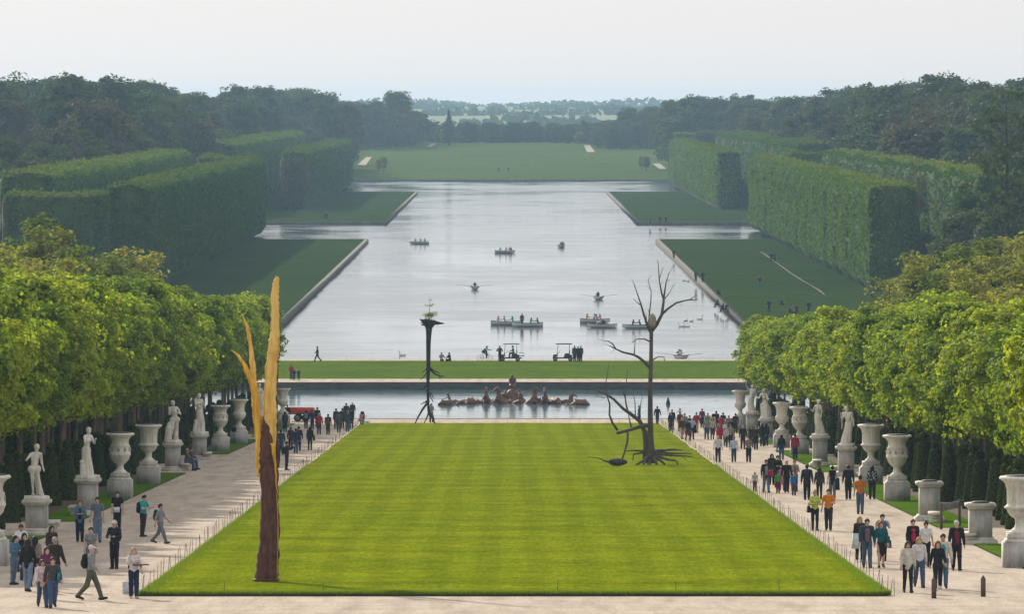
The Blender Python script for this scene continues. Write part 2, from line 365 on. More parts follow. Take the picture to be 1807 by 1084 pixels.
def lawn_slab():
    ds = lin(216.9, 597.5, 1.6); nx = 60; t = np.linspace(0, 1, nx)
    wob = lambda d, s: .05 * np.sin(d * 1.9 + s) + .05 * np.sin(d * .77 + 2 * s) + .04 * np.sin(d * 4.1 + s)
    X = np.stack([LE(d) + wob(d, 1) + (RE(d) + wob(d, 3) - LE(d)) * t for d in ds]); Dd = np.repeat(ds[:, None], nx, 1).copy()
    Dd[0] += .05 * np.sin(X[0] * 2.1) + .04 * np.sin(X[0] * 5.3)
    Z = gz(Dd) + .09 + .02 * wave(X * .6, Dd * .2); nd = len(ds)
    top = np.stack([X, Dd, Z], -1).reshape(-1, 3); i = (np.arange(nd - 1)[:, None] * nx + np.arange(nx - 1)[None]).ravel()
    q = [np.stack([i, i + 1, i + 1 + nx, i + nx], 1)]; v = [top]
    me = link('great_lawn', mesh_np('great_lawn', top, q[0], True), M_LAWN, kind='structure')
    loop = [np.arange(nx), np.arange(nd) * nx + nx - 1, (nd - 1) * nx + np.arange(nx)[::-1], (np.arange(nd) * nx)[::-1]]
    mb = MB()
    for s, lp in enumerate(loop):
        a = top[lp]; b = a.copy(); b[:, 2] -= .13
        k = len(lp); mb.add(np.vstack([a, b]), [[g, g + k, g + 1 + k, g + 1] for g in range(k - 1)])
    mb.build('lawn_edge', mat('turf_edge', (.05, .04, .02), (.03, .045, .012), 3, .95, .5, .05, 'World'), me)
    # ragged grass along the near and side edges
    n = 52000; P = np.zeros((n, 3)); k1 = 30000
    P[:k1, 0] = R.uniform(-12, 12.2, k1); P[:k1, 1] = 216.95 + R.exponential(.35, k1)
    dd = 217 + R.random(n - k1) ** 2 * 200; side = R.random(n - k1) < .5; off = R.exponential(.12, n - k1) - .04
    P[k1:, 1] = dd; P[k1:, 0] = np.where(side, LE(dd) + off, RE(dd) - off); P[:, 2] = gz(P[:, 1]) + .09
    h = .07 + .09 * R.random(n); lean = R.normal(size=(n, 2)) * .05; a = R.random(n) * PI; w = .012
    dx = np.stack([np.cos(a) * w, np.sin(a) * w, 0 * a], 1); tip = P + np.stack([lean[:, 0], lean[:, 1], h], 1); P[:, 2] -= .04
    v = np.stack([P - dx, P + dx, tip], 1).reshape(-1, 3)
    link('edge_grass', mesh_np('edge_grass', v, np.arange(n * 3).reshape(-1, 3)), leaf_mat('blade', (.10, .18, .012), (.17, .25, .02), .4), kind='stuff')
lawn_slab()

# ---- round basin with its walk
BC, BA, BB, ZB = 648.0, 58.0, 39.0, .9
th = np.linspace(0, 2 * PI, 160, endpoint=False)
sup = np.stack([BA * np.sign(np.cos(th)) * abs(np.cos(th)) ** (2 / 3.2), BC + BB * np.sign(np.sin(th)) * abs(np.sin(th)) ** (2 / 3.2)], 1)
G1 = float(gz(600))
def ring_sheet(name, inner, outer, zi, zo, m, **kw):
    k = len(inner); v = np.vstack([np.c_[inner, np.full(k, zi)], np.c_[outer, np.full(k, zo)]]); j = (np.arange(k) + 1) % k
    return link(name, mesh_np(name, v, np.stack([np.arange(k), np.arange(k) + k, j + k, j], 1)), m, **kw)
cen = np.array([0, BC]); dirv = (sup - cen); rect = cen + dirv * (np.minimum(420 / (abs(dirv[:, 0]) + 1e-6), 48 / (abs(dirv[:, 1]) + 1e-6)))[:, None]
ring_sheet('basin_walk', cen + dirv * 1.01, rect, G1 + .015, G1 + .015, M_GRAVEL, kind='structure')
M_KERB = mat('basin_stone', (.36, .33, .30), (.25, .23, .21), 1.2, .85, .3, .03, 'World')
M_WALLD = mat('basin_wall_stone', (.10, .10, .095), (.05, .055, .055), 1.0, .9, .5, .05, 'World', (1, 1, 4))
o = ring_sheet('basin_kerb', sup, cen + dirv * 1.012, G1 + .06, G1 + .06, M_KERB, kind='structure')
ring_sheet('basin_wall', sup, sup, G1 + .06, -1.2, M_WALLD, parent=o)

def water_mat(name, deep, b_amp, r0, r1, sc):
    m, n, l, b = _nodes(name)
    b.inputs['Base Color'].default_value = (*deep, 1); b.inputs['IOR'].default_value = 1.333; b.inputs['Specular IOR Level'].default_value = .5
    patch = _noise(n, l, _coord(n, l, 'World', (1, .30, 1)), sc, 5, .55)
    patch2 = _noise(n, l, _coord(n, l, 'World', (.5, .45, 1)), sc * 2.6, 6, .68)
    pm = n.new('ShaderNodeMath'); pm.operation = 'MULTIPLY'; l.new(patch, pm.inputs[0]); l.new(patch2, pm.inputs[1])
    mr = n.new('ShaderNodeMapRange'); mr.inputs[1].default_value = .19; mr.inputs[2].default_value = .31; mr.inputs[3].default_value = r0; mr.inputs[4].default_value = r1
    l.new(pm.outputs[0], mr.inputs[0]); l.new(mr.outputs[0], b.inputs['Roughness'])
    h = _noise(n, l, _coord(n, l, 'World', (1, 1.4, 1)), .9, 4, .6); h2 = _noise(n, l, _coord(n, l, 'World', (.3, 1, 1)), .22, 3, .6)
    ad = n.new('ShaderNodeMath'); ad.operation = 'MULTIPLY_ADD'; l.new(h2, ad.inputs[0]); ad.inputs[1].default_value = 2.5; l.new(h, ad.inputs[2])
    st = n.new('ShaderNodeMath'); st.operation = 'MULTIPLY'; l.new(ad.outputs[0], st.inputs[0])
    m2 = n.new('ShaderNodeMapRange'); m2.inputs[1].default_value = .15; m2.inputs[2].default_value = .37; m2.inputs[3].default_value = .35; m2.inputs[4].default_value = 1.3; l.new(pm.outputs[0], m2.inputs[0]); l.new(m2.outputs[0], st.inputs[1])
    _bump(n, l, st.outputs[0], 1.0, b_amp, b); MATS[name] = m; return m
k = len(sup); v = np.vstack([np.c_[sup, np.full(k, ZB)], [[0, BC, ZB]]])
link('basin_water', mesh_np('basin_water', v, np.stack([np.arange(k), (np.arange(k) + 1) % k, np.full(k, k)], 1)), water_mat('basin_water', (.07, .15, .18), .015, .05, .12, .05), kind='structure')
sheet('canal_water', [-420, -31, 0, 31, 420], [749, 1200, 1700, 2100, 2545], lambda X, D: 0 * X, water_mat('canal_water', (.05, .075, .09), .018, .04, .15, .022), )

# ---- grass bank between basin and canal, quay
sheet('grass_bank', lin(-420, 420, 30), [696.0, 705, 715, 725, 735, 744.5], lambda X, D: G1 + .02 + .10 * np.sin((D - 696) / 48 * PI) + 0 * X, M_BANK)
sheet('canal_walk', lin(-420, 420, 60), [744.5, 748.4], lambda X, D: G1 + .012 + 0 * X, M_GRAVEL)
MB().box((0, 748.9, -.2), (840, 1.0, 3.64)).build('quay_wall', M_KERB, kind='structure')

# ---- banks of the canal
def sm(x): x = np.clip(x, 0, 1); return x * x * (3 - 2 * x)
def wood_z(X, D):
    a = np.abs(X); t = sm((D - 1000) / 600) * sm((a - 66) / 34)
    return .75 + 11.0 * t + 0.05 * np.clip(D - 2550, 0, 600) * .35 * (1 - t)
for sgn, side in ((-1, 'left'), (1, 'right')):
    for (d0, d1) in ((760, 1441), (1650, 2192)):
        xs = np.array([31.0, 36, 45, 55, 62, 70, 80, 92, 110, 160, 500]); xs = xs if sgn > 0 else -xs[::-1]
        sheet('canal_bank_' + side, xs, lin(d0, d1, 60), wood_z, M_CANALGRASS)
        mb = MB(); mb.box((sgn * 31.0, (d0 + d1) / 2, .27), (.7, d1 - d0 + 1.0, 1.05)); mb.box((sgn * 61.6, d1 + .3, .22), (61, .7, 1.05)); mb.box((sgn * 61.6, d0 - .3, .22), (61, .7, 1.05))
        mb.build('quay_' + side, mat('quay_stone', (.145, .14, .13), (.085, .082, .08), .8, .9, .3, .05, 'World'), kind='structure')
    xs = np.array([92.0, 110, 160, 500]); xs = xs if sgn > 0 else -xs[::-1]
    for (d0, d1) in ((1441, 1650), (2192, 2535)): sheet('woodland_floor_' + side, xs, lin(d0, d1, 60), wood_z, M_UNDER)
def far_z(X, D): return np.where(D < 2650, .75 + (D - 2535) * .016, np.where(D < 3120, 2.6 + (D - 2650) * .0170, 10.6)) + 8 * sm((np.abs(X) - 75) / 60) * sm((3000 - D) / 300)
sheet('far_meadow', lin(-500, 500, 25), [2535, 2560, 2600, 2650, 2700, 2800, 2900, 3000, 3120, 3260], far_z, M_FARGRASS)
MB().box((0, 2534.6, .2), (240, 1.0, 1.1)).build('far_quay', MATS['quay_stone'], kind='structure')
def plain_z(X, D): return np.interp(D, [3260, 3600, 4500, 5200, 6200, 7500, 9000, 13000], [10.6, 9, 11, 17, 21, 25, 24.5, 20]) + 1.5 * np.sin(X / 180 + D / 700)
sheet('plain', lin(-2600, 2600, 60), [3260, 3600, 4000, 4500, 5200, 6200, 7000, 7500, 8200, 9000, 9150], plain_z, mat('plain_fields', (.16, .20, .07), (.05, .09, .03), .004, .95, 0, 0, 'World', (1, .25, 1)))
# pale ramps of the far meadow
def ramp(pts, m):
    P = []
    for (px, py) in pts:
        d = 2600.0
        for _ in range(60):
            x = (px - XC) * d / F; z = float(far_z(np.array(x), np.array(d))) + .15; d = .5 * d + .5 * F * (ZC - z) / (py - YH)
        P.append((x, d, z))
    link('ramp_path', mesh_np('ramp_path', P, np.array([[0, 1, 2, 3]])), m, kind='structure')
M_RAMP = mat('ramp_gravel', (.34, .28, .25), (.27, .23, .2), .3, .95, space='World')
for r in ([(630, 291.5), (645, 291.5), (656, 277), (646, 277)], [(752, 258.5), (763, 258.5), (770, 253), (760, 253)], [(1036, 268), (1050, 268), (1041, 256), (1030, 256)], [(1164, 298), (1176, 298), (1165, 288.5), (1151, 288.5)]): ramp(r, M_RAMP)

# ------------------------------------------------------------------ clipped hedges
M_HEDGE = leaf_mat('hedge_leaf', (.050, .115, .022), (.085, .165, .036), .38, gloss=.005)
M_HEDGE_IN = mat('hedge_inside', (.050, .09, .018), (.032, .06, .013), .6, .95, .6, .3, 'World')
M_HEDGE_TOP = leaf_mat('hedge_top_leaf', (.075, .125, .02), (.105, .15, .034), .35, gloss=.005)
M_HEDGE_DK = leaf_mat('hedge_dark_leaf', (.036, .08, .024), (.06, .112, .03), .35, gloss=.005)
def hedge(x0, x1, d0, d1, h, label, m=M_HEDGE, dens=4.2, leaf=.45, rib=2.7, g=1.3, top=M_HEDGE_TOP, zf=None, base=.75, trim=.75, cat='hedge', group=None):
    """a long clipped block: ribbed walls, soft top, leaf clumps all over; > core, side_leaves, top_leaves"""
    cx, cd = (x0 + x1) / 2, (d0 + d1) / 2
    zf = zf or (lambda X, D: base + 0 * X)
    root = thing('hedge', label, cat, (cx, cd, float(np.min(zf(np.array([cx]), np.array([cd]))))), group=group)
    cz = root.location.z; mb = MB(); LV, LN, TV = [], [], []
    seedx = R.random() * 50
    def disp(s, z, sd):
        c = np.floor(s / rib + seedx + sd); rc = np.modf(np.sin(c * 12.9898 + sd) * 43758.5453)[0]
        return trim * (np.abs(np.sin((s / rib + seedx + sd) * PI)) ** .5 - .6) + .28 * rc + .25 * wave(s * .35, z * .5, sd) + .12 * wave(s * 1.7, z * 1.3, sd)
    def topz(X, D):
        return h + .5 * wave(X * .3 + seedx, D * .09) + .35 * wave(X * .8, D * .6, 2.0)
    for face, (s0, s1) in enumerate(((d0, d1), (d0, d1), (x0, x1), (x0, x1))):
        s = lin(s0, s1, g); zz = np.linspace(0, 1, max(4, int(h / g)))
        S, T = np.meshgrid(s, zz); Zl = T * h; dd = disp(S, Zl, face * 3.1) * np.minimum(1, (1.05 - T) * 6)
        dd = dd - .7 * np.clip((T - .93) / .07, 0, 1) ** 2
        if face == 0: X, D, nrm = x0 - dd, S, (-1, 0, 0)
        elif face == 1: X, D, nrm = x1 + dd, S, (1, 0, 0)
        elif face == 2: X, D, nrm = S, d0 - dd, (0, -1, 0)
        else: X, D, nrm = S, d1 + dd, (0, 1, 0)
        e0, e1 = np.clip(1 - np.abs(S - s0) / 3, 0, 1) ** 2, np.clip(1 - np.abs(S - s1) / 3, 0, 1) ** 2; cr_ = 1 - (e0 + e1) ** .5; pull = 1.1 * (e0 + e1) + .9 * np.clip(1 - T * h / 1.3, 0, 1); sl_ = 1.1 * (e0 - e1)
        if face < 2: X = X + (pull if face == 0 else -pull); D = D + sl_
        else: D = D + (pull if face == 2 else -pull); X = X + sl_
        gb = zf(X, D); Z = gb + T * (topz(X, D) - .5 * (1 - cr_) ** 2)
        v = np.stack([X - cx, D - cd, Z - cz], -1); nx = len(s); i = (np.arange(len(zz) - 1)[:, None] * nx + np.arange(nx - 1)[None]).ravel()
        mb.add(v.reshape(-1, 3), np.stack([i, i + 1, i + 1 + nx, i + nx], 1))
        if face == 3 or (face == 0 and cx < 0) or (face == 1 and cx > 0): continue
        n = int((s1 - s0) * h * dens)
        a = R.random(n) * (len(s) - 1.001); b = R.random(n) * (len(zz) - 1.001); ia, ib = a.astype(int), b.astype(int); fa, fb = (a - ia)[:, None], (b - ib)[:, None]
        p = (v[ib, ia] * (1 - fa) + v[ib, ia + 1] * fa) * (1 - fb) + (v[ib + 1, ia] * (1 - fa) + v[ib + 1, ia + 1] * fa) * fb
        p = p + np.array(nrm) * R.uniform(-.08, .22, n)[:, None]
        keep = (p[:, 2] > 1.2 + .8 * R.random(n)); LV.append(p[keep]); LN.append(np.tile(np.array(nrm) + np.array([0, 0, .35]), (keep.sum(), 1)))
    xs, ds = lin(x0 + .55, x1 - .55, g), lin(d0 + .55, d1 - .55, g); X, D = np.meshgrid(xs, ds)
    rim = lambda X, D: .7 * np.clip(1 - np.minimum(np.minimum(X - x0, x1 - X), np.minimum(D - d0, d1 - D)) / 1.6, 0, 1) ** 1.5
    v = np.stack([X - cx, D - cd, zf(X, D) + topz(X, D) - rim(X, D) - cz], -1); nx = len(xs)
    i = (np.arange(len(ds) - 1)[:, None] * nx + np.arange(nx - 1)[None]).ravel(); mb.add(v.reshape(-1, 3), np.stack([i, i + 1, i + 1 + nx, i + nx], 1))
    n = int((x1 - x0) * (d1 - d0) * dens); px, pd = R.uniform(x0 + .45, x1 - .45, n), R.uniform(d0 + .45, d1 - .45, n)
    P = np.stack([px - cx, pd - cd, zf(px, pd) + topz(px, pd) - rim(px, pd) - cz + R.exponential(.15, n)], 1)
    per = 2 * ((x1 - x0) + (d1 - d0)); nr = int(per * 5); q = R.random(nr) * per; a_, b_ = x1 - x0, d1 - d0
    ex = np.where(q < a_, q, np.where(q < a_ + b_, a_, np.where(q < 2 * a_ + b_, 2 * a_ + b_ - q, 0))); ed = np.where(q < a_, 0, np.where(q < a_ + b_, q - a_, np.where(q < 2 * a_ + b_, b_, per - q)))
    ex, ed = x0 + .35 + ex * (a_ - .7) / a_ + R.normal(size=nr) * .22, d0 + .35 + ed * (b_ - .7) / b_ + R.normal(size=nr) * .22; EP = np.stack([ex - cx, ed - cd, zf(ex, ed) + topz(ex, ed) - .55 - cz + R.normal(size=nr) * .28], 1)
    nc_ = int(h * 45); kx, kd = R.integers(0, 2, nc_), R.integers(0, 2, nc_); ex = np.where(kx, x1 - .9, x0 + .9) + R.normal(size=nc_) * .38; ed = np.where(kd, d1 - .9, d0 + .9) + R.normal(size=nc_) * .38
    CP = np.stack([ex - cx, ed - cd, zf(ex, ed) - cz + 1.0 + R.random(nc_) * (h - 1.2)], 1); LV += [EP, CP]; LN += [np.stack([0 * EP[:, 0], -.4 + 0 * EP[:, 0], .8 + 0 * EP[:, 0]], 1), np.stack([np.where(kx, .7, -.7), np.where(kd, .7, -.7), .3 + 0 * ex], 1)]
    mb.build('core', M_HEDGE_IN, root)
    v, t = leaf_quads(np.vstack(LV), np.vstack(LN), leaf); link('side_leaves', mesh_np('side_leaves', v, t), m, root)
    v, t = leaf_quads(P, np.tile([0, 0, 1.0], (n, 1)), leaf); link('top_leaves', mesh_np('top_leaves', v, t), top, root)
    return root
tp = [on_level(px, py, .84) for px, py in ((1342, 444), (1353, 451), (1366, 461), (1380, 471), (1396, 482), (1412, 493), (1430, 503), (1445, 512), (1456, 521))]
mb = MB(); n_ = len(tp); mb.add(np.vstack([[(a[0] - .16 - .08 * math.sin(i * 2), a[1], a[2]) for i, a in enumerate(tp)], [(a[0] + .16 + .1 * math.sin(i * 3), a[1], a[2]) for i, a in enumerate(tp)]]), [[i, i + n_, i + n_ + 1, i + 1] for i in range(n_ - 1)])
mb.build('worn_track', mat('worn_earth', (.10, .092, .055), (.045, .06, .025), .5, .95, 0, 0, 'World'), kind='structure')
zw = lambda X, D: np.where(np.abs(X) > 66, wood_z(X, D) * .35 + .5, .75)
hedge(-62.5, -55.5, 1036, 1512, 16.3, 'long tall clipped hedge wall beside the left canal lawn, nearest block')
hedge(-79, -70.5, 1040, 1490, 18.2, 'second clipped hedge row behind the nearest left hedge wall', dens=2.4)
hedge(-76, -61.0, 1008, 1022, 15.6, 'squared clipped hedge block at the near end of the left hedges', m=M_HEDGE_DK)
hedge(-70, -63, 1496, 1506, 17.0, 'short cross hedge closing the far end of the nearest left hedges')
hedge(-62.5, -55.6, 1828, 2335, 15.8, 'farther clipped hedge wall beside the left canal lawn, past the side arm', dens=2.2, leaf=.6, g=2.0)
hedge(-82, -72, 1750, 2350, 18.4, 'farther second hedge row left of the canal, past the side arm', dens=1.2, leaf=.65, g=2.0)
hedge(55.5, 63, 1046, 1570, 16.3, 'long tall clipped hedge wall beside the right canal lawn, nearest block')
hedge(71, 79, 1030, 1540, 18.2, 'second clipped hedge row behind the nearest right hedge wall', dens=2.4)
hedge(66.5, 92, 1000, 1014, 15.2, 'dark leafy hedge block at the right edge near the right hedges', m=M_HEDGE_DK, trim=.25, rib=5, leaf=.75, top=M_HEDGE_DK)
hedge(64, 84, 1556, 1566, 17.3, 'short cross hedge closing the far end of the nearest right hedges')
hedge(55.6, 62, 1828, 2372, 15.8, 'farther clipped hedge wall beside the right canal lawn, past the side arm', dens=2.2, leaf=.6, g=2.0)
hedge(72, 82, 1700, 2380, 18.4, 'farther second hedge row right of the canal, past the side arm', dens=1.2, leaf=.65, g=2.0)
hedge(62, 100, 2560, 2575, 15.0, 'distant straight hedge across the wood edge right of the meadow', dens=.7, leaf=.9, g=2.5, base=3)
hedge(-96, -66, 2560, 2575, 15.0, 'distant straight hedge across the wood edge left of the meadow', dens=.7, leaf=.9, g=2.5, base=3)
zl = lambda X, D: gz(D)
hedge(-30.5, -28.8, 330, 608, 4.4, 'low dark hedge behind the tree trunks left of the left path', m=M_HEDGE_DK, dens=9, leaf=.26, rib=40, g=1.2, top=M_HEDGE_DK, zf=zl, trim=.1)
hedge(27.0, 28.7, 315, 608, 4.6, 'low green hedge behind the tree trunks right of the right path', m=leaf_mat('hedge_mid', (.05, .11, .02), (.09, .17, .025), .45), dens=9, leaf=.26, rib=40, g=1.2, top=M_HEDGE_DK, zf=zl, trim=.1)

# ------------------------------------------------------------------ trees
M_BARK = mat('bark', (.20, .155, .12), (.11, .085, .068), 6, .95, .7, .03, 'Object', (1, 1, .25))
M_BARK_D = mat('bark_dark', (.06, .05, .042), (.03, .026, .022), 3, .95, .5, .05, 'Object', (1, 1, .25))
M_MAPLE = leaf_mat('maple_leaf', (.085, .165, .014), (.29, .38, .042), .5)
M_MAPLE2 = leaf_mat('maple_leaf_yellow', (.125, .20, .016), (.35, .42, .048), .5)
M_YOUNG = leaf_mat('young_leaf', (.15, .18, .03), (.27, .28, .06), .5, (1.4, 1.35, .7))
M_WOOD = [leaf_mat('wood_leaf_a', (.036, .068, .024), (.068, .108, .036), .35, (1.3, 1.35, .6)), leaf_mat('wood_leaf_b', (.05, .075, .02), (.08, .105, .03), .4, (1.3, 1.3, .6)),
          leaf_mat('wood_leaf_brown', (.060, .062, .034), (.085, .086, .046), .35, (1.2, 1.1, .7)), leaf_mat('wood_leaf_c', (.028, .058, .026), (.055, .09, .038), .3, (1.3, 1.35, .7))]
M_TWIG = mat('twig', (.085, .07, .058), (.05, .042, .036), 2, .95)
def limbs(h, r, n_l, spread, z0, seed, fork=2, lean=.02, seg=7):
    """tapered trunk with limbs; returns builder and limb tips"""
    g = random.Random(seed); mb = MB(); tips = []
    zz = np.linspace(0, h, 9); off = np.cumsum([g.gauss(0, lean) * h / 9 for _ in zz]); off2 = np.cumsum([g.gauss(0, lean) * h / 9 for _ in zz]); off -= off[0]; off2 -= off2[0]
    rad = r * (1 - .85 * (zz / h)) * np.where(zz < .05 * h, 1.35, 1.0)
    tr = np.stack([off, off2, zz], 1); mb.tube(tr, rad, seg + 2, .05)
    for i in range(n_l):
        t = z0 + (0.96 - z0) * (i + g.random() * .8) / n_l; b = np.array([np.interp(t * h, zz, tr[:, c]) for c in range(3)])
        az = i * 2.4 + g.random(); L = spread * (1.1 - .6 * (t - z0) / (1 - z0)) * (.75 + .4 * g.random()); up = L * (.55 + .5 * g.random())
        pts = [b + np.array([math.cos(az) * L * s, math.sin(az) * L * s, up * s ** 1.2 + g.gauss(0, .05) * L]) for s in (0, .3, .65, 1)]
        rr = r * .42 * (1.05 - t) + .02; mb.tube(pts, [rr, rr * .75, rr * .45, rr * .15], seg - 1); tips.append(pts[-1])
        for f in range(fork):
            q0 = pts[1] if f % 2 else pts[2]; a2 = az + g.choice((-1, 1)) * (.5 + .5 * g.random()); L2 = L * (.35 + .25 * g.random())
            e = q0 + np.array([math.cos(a2) * L2, math.sin(a2) * L2, L2 * (.4 + .7 * g.random())]); mid = (q0 + e) / 2 + np.array([0, 0, -.06 * L2])
            mb.tube([q0, mid, e], [rr * .45, rr * .3, rr * .08], 5); tips.append(e)
    return mb, tips
def crown(nc, rx, rz, zc, cr, per, leaf, seed, box=0.0, shell=.55, tips=None, top=0.0, gap=.0):
    """many leaf clumps spread through the crown; uneven outline with gaps"""
    global R
    keepR = R; R = np.random.default_rng(seed)
    u = R.normal(size=(nc, 3)); u /= np.linalg.norm(u, axis=1)[:, None]
    rad = (shell + (1 - shell) * R.random(nc) ** .6) * (.8 + .3 * R.random(nc))
    if box: u = u / np.maximum(np.abs(u).max(1), .55)[:, None] ** box
    c = u * rad[:, None] * np.array([rx, rx, rz]) * .88
    lop = 1 + .18 * np.sin(np.arctan2(u[:, 1], u[:, 0]) * 2 + seed) + .12 * np.sin(np.arctan2(u[:, 1], u[:, 0]) * 3 + 2 * seed)
    c[:, :2] *= lop[:, None]; c[:, 2] += zc
    if tips is not None and len(tips): c = np.vstack([c, np.array(tips)])
    P, N = [], []
    for q in c:
        n = max(3, int(per * (.5 + R.random()))); d = R.normal(size=(n, 3)); d /= np.linalg.norm(d, axis=1)[:, None]; rr = cr * (.6 + .8 * R.random())
        d[:, 2] = np.where(R.random(n) < .6, np.abs(d[:, 2]), d[:, 2])
        P.append(q + d * rr * np.array([1.15, 1.15, .75]) * (R.random(n) ** .4)[:, None]); o = q - np.array([0, 0, zc]); o = o / (np.linalg.norm(o) + 1e-6)
        N.append(d * .7 + o * .6 + np.array([0, 0, .35]))
    v, t = leaf_quads(np.vstack(P), np.vstack(N), leaf); R = keepR
    return mesh_np('crown', v, t)
def twigs(h, seed, n=260, r=.05, spread=.42, z0=.3, seg=4):
    """bare crown: recursive branches"""
    g = random.Random(seed); mb = MB()
    def grow(p, d, L, rr, lev):
        e = p + d * L + np.array([g.gauss(0, .08), g.gauss(0, .08), 0]) * L; m = (p + e) / 2 + np.array([g.gauss(0, .07), g.gauss(0, .07), g.gauss(0, .04)]) * L
        mb.tube([p, m, e], [rr, rr * .8, rr * .55], seg if lev else 8, cap=False)
        if lev >= 5: return
        for i in range(3 if lev > 0 else 7):
            q = p + (e - p) * (.45 + .55 * g.random() if lev == 0 else .5 + .5 * g.random()); az = g.random() * 2 * PI; s = .45 + .35 * g.random()
            nd = d * 1.0 + np.array([math.cos(az) * s, math.sin(az) * s, .12 + .2 * g.random()]); nd /= np.linalg.norm(nd); grow(q, nd, L * (.5 + .22 * g.random()), rr * .5, lev + 1)
    grow(np.array([0, 0, 0.]), np.array([0, 0, 1.]), h * .42, r * h * .35, 0)
    return mb
TREE = {}
def tree_kind(key, h, trunk_mb, crown_me, leafm, bark=None):
    TREE[key] = (h, trunk_mb.mesh('trunk', True), crown_me, leafm, bark or M_BARK)
def tree(key, x, y, z, label, group=None, s=1.0, rz=None, leafm=None, name='tree', sz=1.0, cat='tree'):
    h, tm, cm, lm, bk = TREE[key]
    r = thing(name, label, cat, (x, y, z), rnd.random() * 6.28 if rz is None else rz, group, (s, s, s * sz))
    link('trunk', tm, bk, r)
    if cm is not None: link('crown', cm, leafm or lm, r)
    return r
for i in range(4):
    mb, tips = limbs(9.6, .16, 12, 2.3, .38, 40 + i); tree_kind('maple%d' % i, 11.3, mb, crown(82, 2.6, 4.05, 7.5, .76, 150, .19, 60 + i, box=.35, tips=tips), M_MAPLE)
for i in range(3):
    mb, tips = limbs(12.5, .15, 14, 2.4, .3, 80 + i, lean=.03); tree_kind('young%d' % i, 14, mb, crown(90, 2.2, 5.0, 8.6, .7, 34, .24, 90 + i, shell=.4, tips=tips), M_YOUNG)
for i in range(5):
    mb, tips = limbs(18, .42, 10, 5.2, .3, 120 + i); tree_kind('wood%d' % i, 22, mb, crown(120 + 10 * i, 6.6 - .4 * (i % 3), 9.3 + .4 * (i % 2), 11.6, 1.75, 60, .55, 130 + i, shell=.6, tips=tips), M_WOOD[i % 4], M_BARK_D)
for i in range(2): tree_kind('bare%d' % i, 22, twigs(20, 170 + i), None, None, M_TWIG)
mb, tips = limbs(21, .4, 16, 4.6, .3, 190, lean=.03); tree_kind('sparse0', 24, mb, crown(55, 4.6, 8.5, 15, 1.0, 22, .42, 191, shell=.4, tips=tips), M_WOOD[1], M_BARK_D)
mb, tips = limbs(11.5, .14, 14, 2.6, .25, 195, lean=.03); tree_kind('sparse1', 13, mb, crown(40, 2.6, 4.8, 8.2, .6, 20, .22, 196, shell=.4, tips=tips), M_YOUNG, M_BARK_D)
def conifer(h, rb, seed):
    g = np.random.default_rng(seed); P, N = [], []
    for z in np.linspace(.1, 1, 26):
        n = int(26 * (1.06 - z)) + 5
        for a in g.random(n) * 6.28:
            rr = rb * (1.03 - z) * (.75 + .5 * g.random()); s = g.random(9); q = np.stack([np.cos(a) * rr * s, np.sin(a) * rr * s, z * h - .12 * rr * s + g.normal(size=9) * .15], 1); P.append(q); N.append(np.tile([0, 0, 1.], (9, 1)))
    v, t = leaf_quads(np.vstack(P), np.vstack(N), .5); mb = MB(); mb.tube([(0, 0, 0), (0, 0, h * .5), (0, 0, h)], [.35, .2, .03], 8); return mb, mesh_np('crown', v, t)
mb, cm = conifer(17, 4.6, 5); tree_kind('conifer', 17, mb, cm, M_WOOD[3], M_BARK_D)
mb, tips = limbs(18, .3, 10, 1.2, .1, 210); tree_kind('poplar', 20, mb, crown(60, 1.5, 8.5, 10.5, .9, 40, .5, 211, shell=.3), M_WOOD[0], M_BARK_D)

# rows of pleached maples along the two paths
def ordinal(n):
    a = 'zeroth first second third fourth fifth sixth seventh eighth ninth tenth eleventh twelfth thirteenth fourteenth fifteenth sixteenth seventeenth eighteenth nineteenth'.split()
    if n < 20: return a[n]
    t = n // 10; return ('', '', 'twentieth', 'thirtieth', 'fortieth', 'fiftieth')[t] if n % 10 == 0 else ('', '', 'twenty ', 'thirty ', 'forty ', 'fifty ')[t] + a[n % 10]
def alley(x, d0, d1, label, group, s, step=7.6):
    d = d0; i = 0
    while d < d1:
        xx = x + rnd.uniform(-.35, .35)
        tree('maple%d' % rnd.randrange(4), xx, d, float(gz(d)), label % ordinal(i + 1), group, s * rnd.uniform(.93, 1.07), leafm=M_MAPLE2 if rnd.random() < .35 else None, name='maple_tree', sz=rnd.uniform(.95, 1.06))
        d += step * rnd.uniform(.9, 1.1); i += 1
alley(-23.3, 243, 606, 'maple %s from the near end of the front row, left path', 'front row of maples beside the left path', .97)
alley(-27.2, 300, 603, 'maple %s from the near end of the back row, left path', 'second row of maples left of the left path', 1.0)
alley(22.4, 262, 606, 'maple %s from the near end of the front row, right path', 'front row of maples beside the right path', .83)
alley(26.2, 300, 603, 'maple %s from the near end of the back row, right path', 'second row of maples right of the right path', .86)
for d in np.arange(352, 604, 9.5):
    for sg, lab, grp in ((-1, 'sparse yellowish young tree of the thicket behind the left maples', 'young trees behind the left maples'), (1, 'sparse yellowish young tree of the thicket behind the right maples', 'young trees behind the right maples')):
        for x0 in (33.5, 38.5, 43.5, 49):
            if x0 * F / d > 960: continue
            s = rnd.uniform(.92, 1.16) * (1.08 if sg < 0 else .98) * (1.0 if x0 < 36 else 1.1) * float(np.interp(d, [350, 430, 520, 600], [.68, .80, .95, 1.03]))
            tree(rnd.choice(('young0', 'young1', 'young2', 'young0', 'sparse1')), sg * (x0 + rnd.uniform(-1.5, 1.5)), d + rnd.uniform(-3, 3), float(gz(d)), lab, grp, s, name='young_tree', leafm=leaf_mat('young_green', (.08, .13, .02), (.13, .18, .03), .5) if rnd.random() < .3 else None)

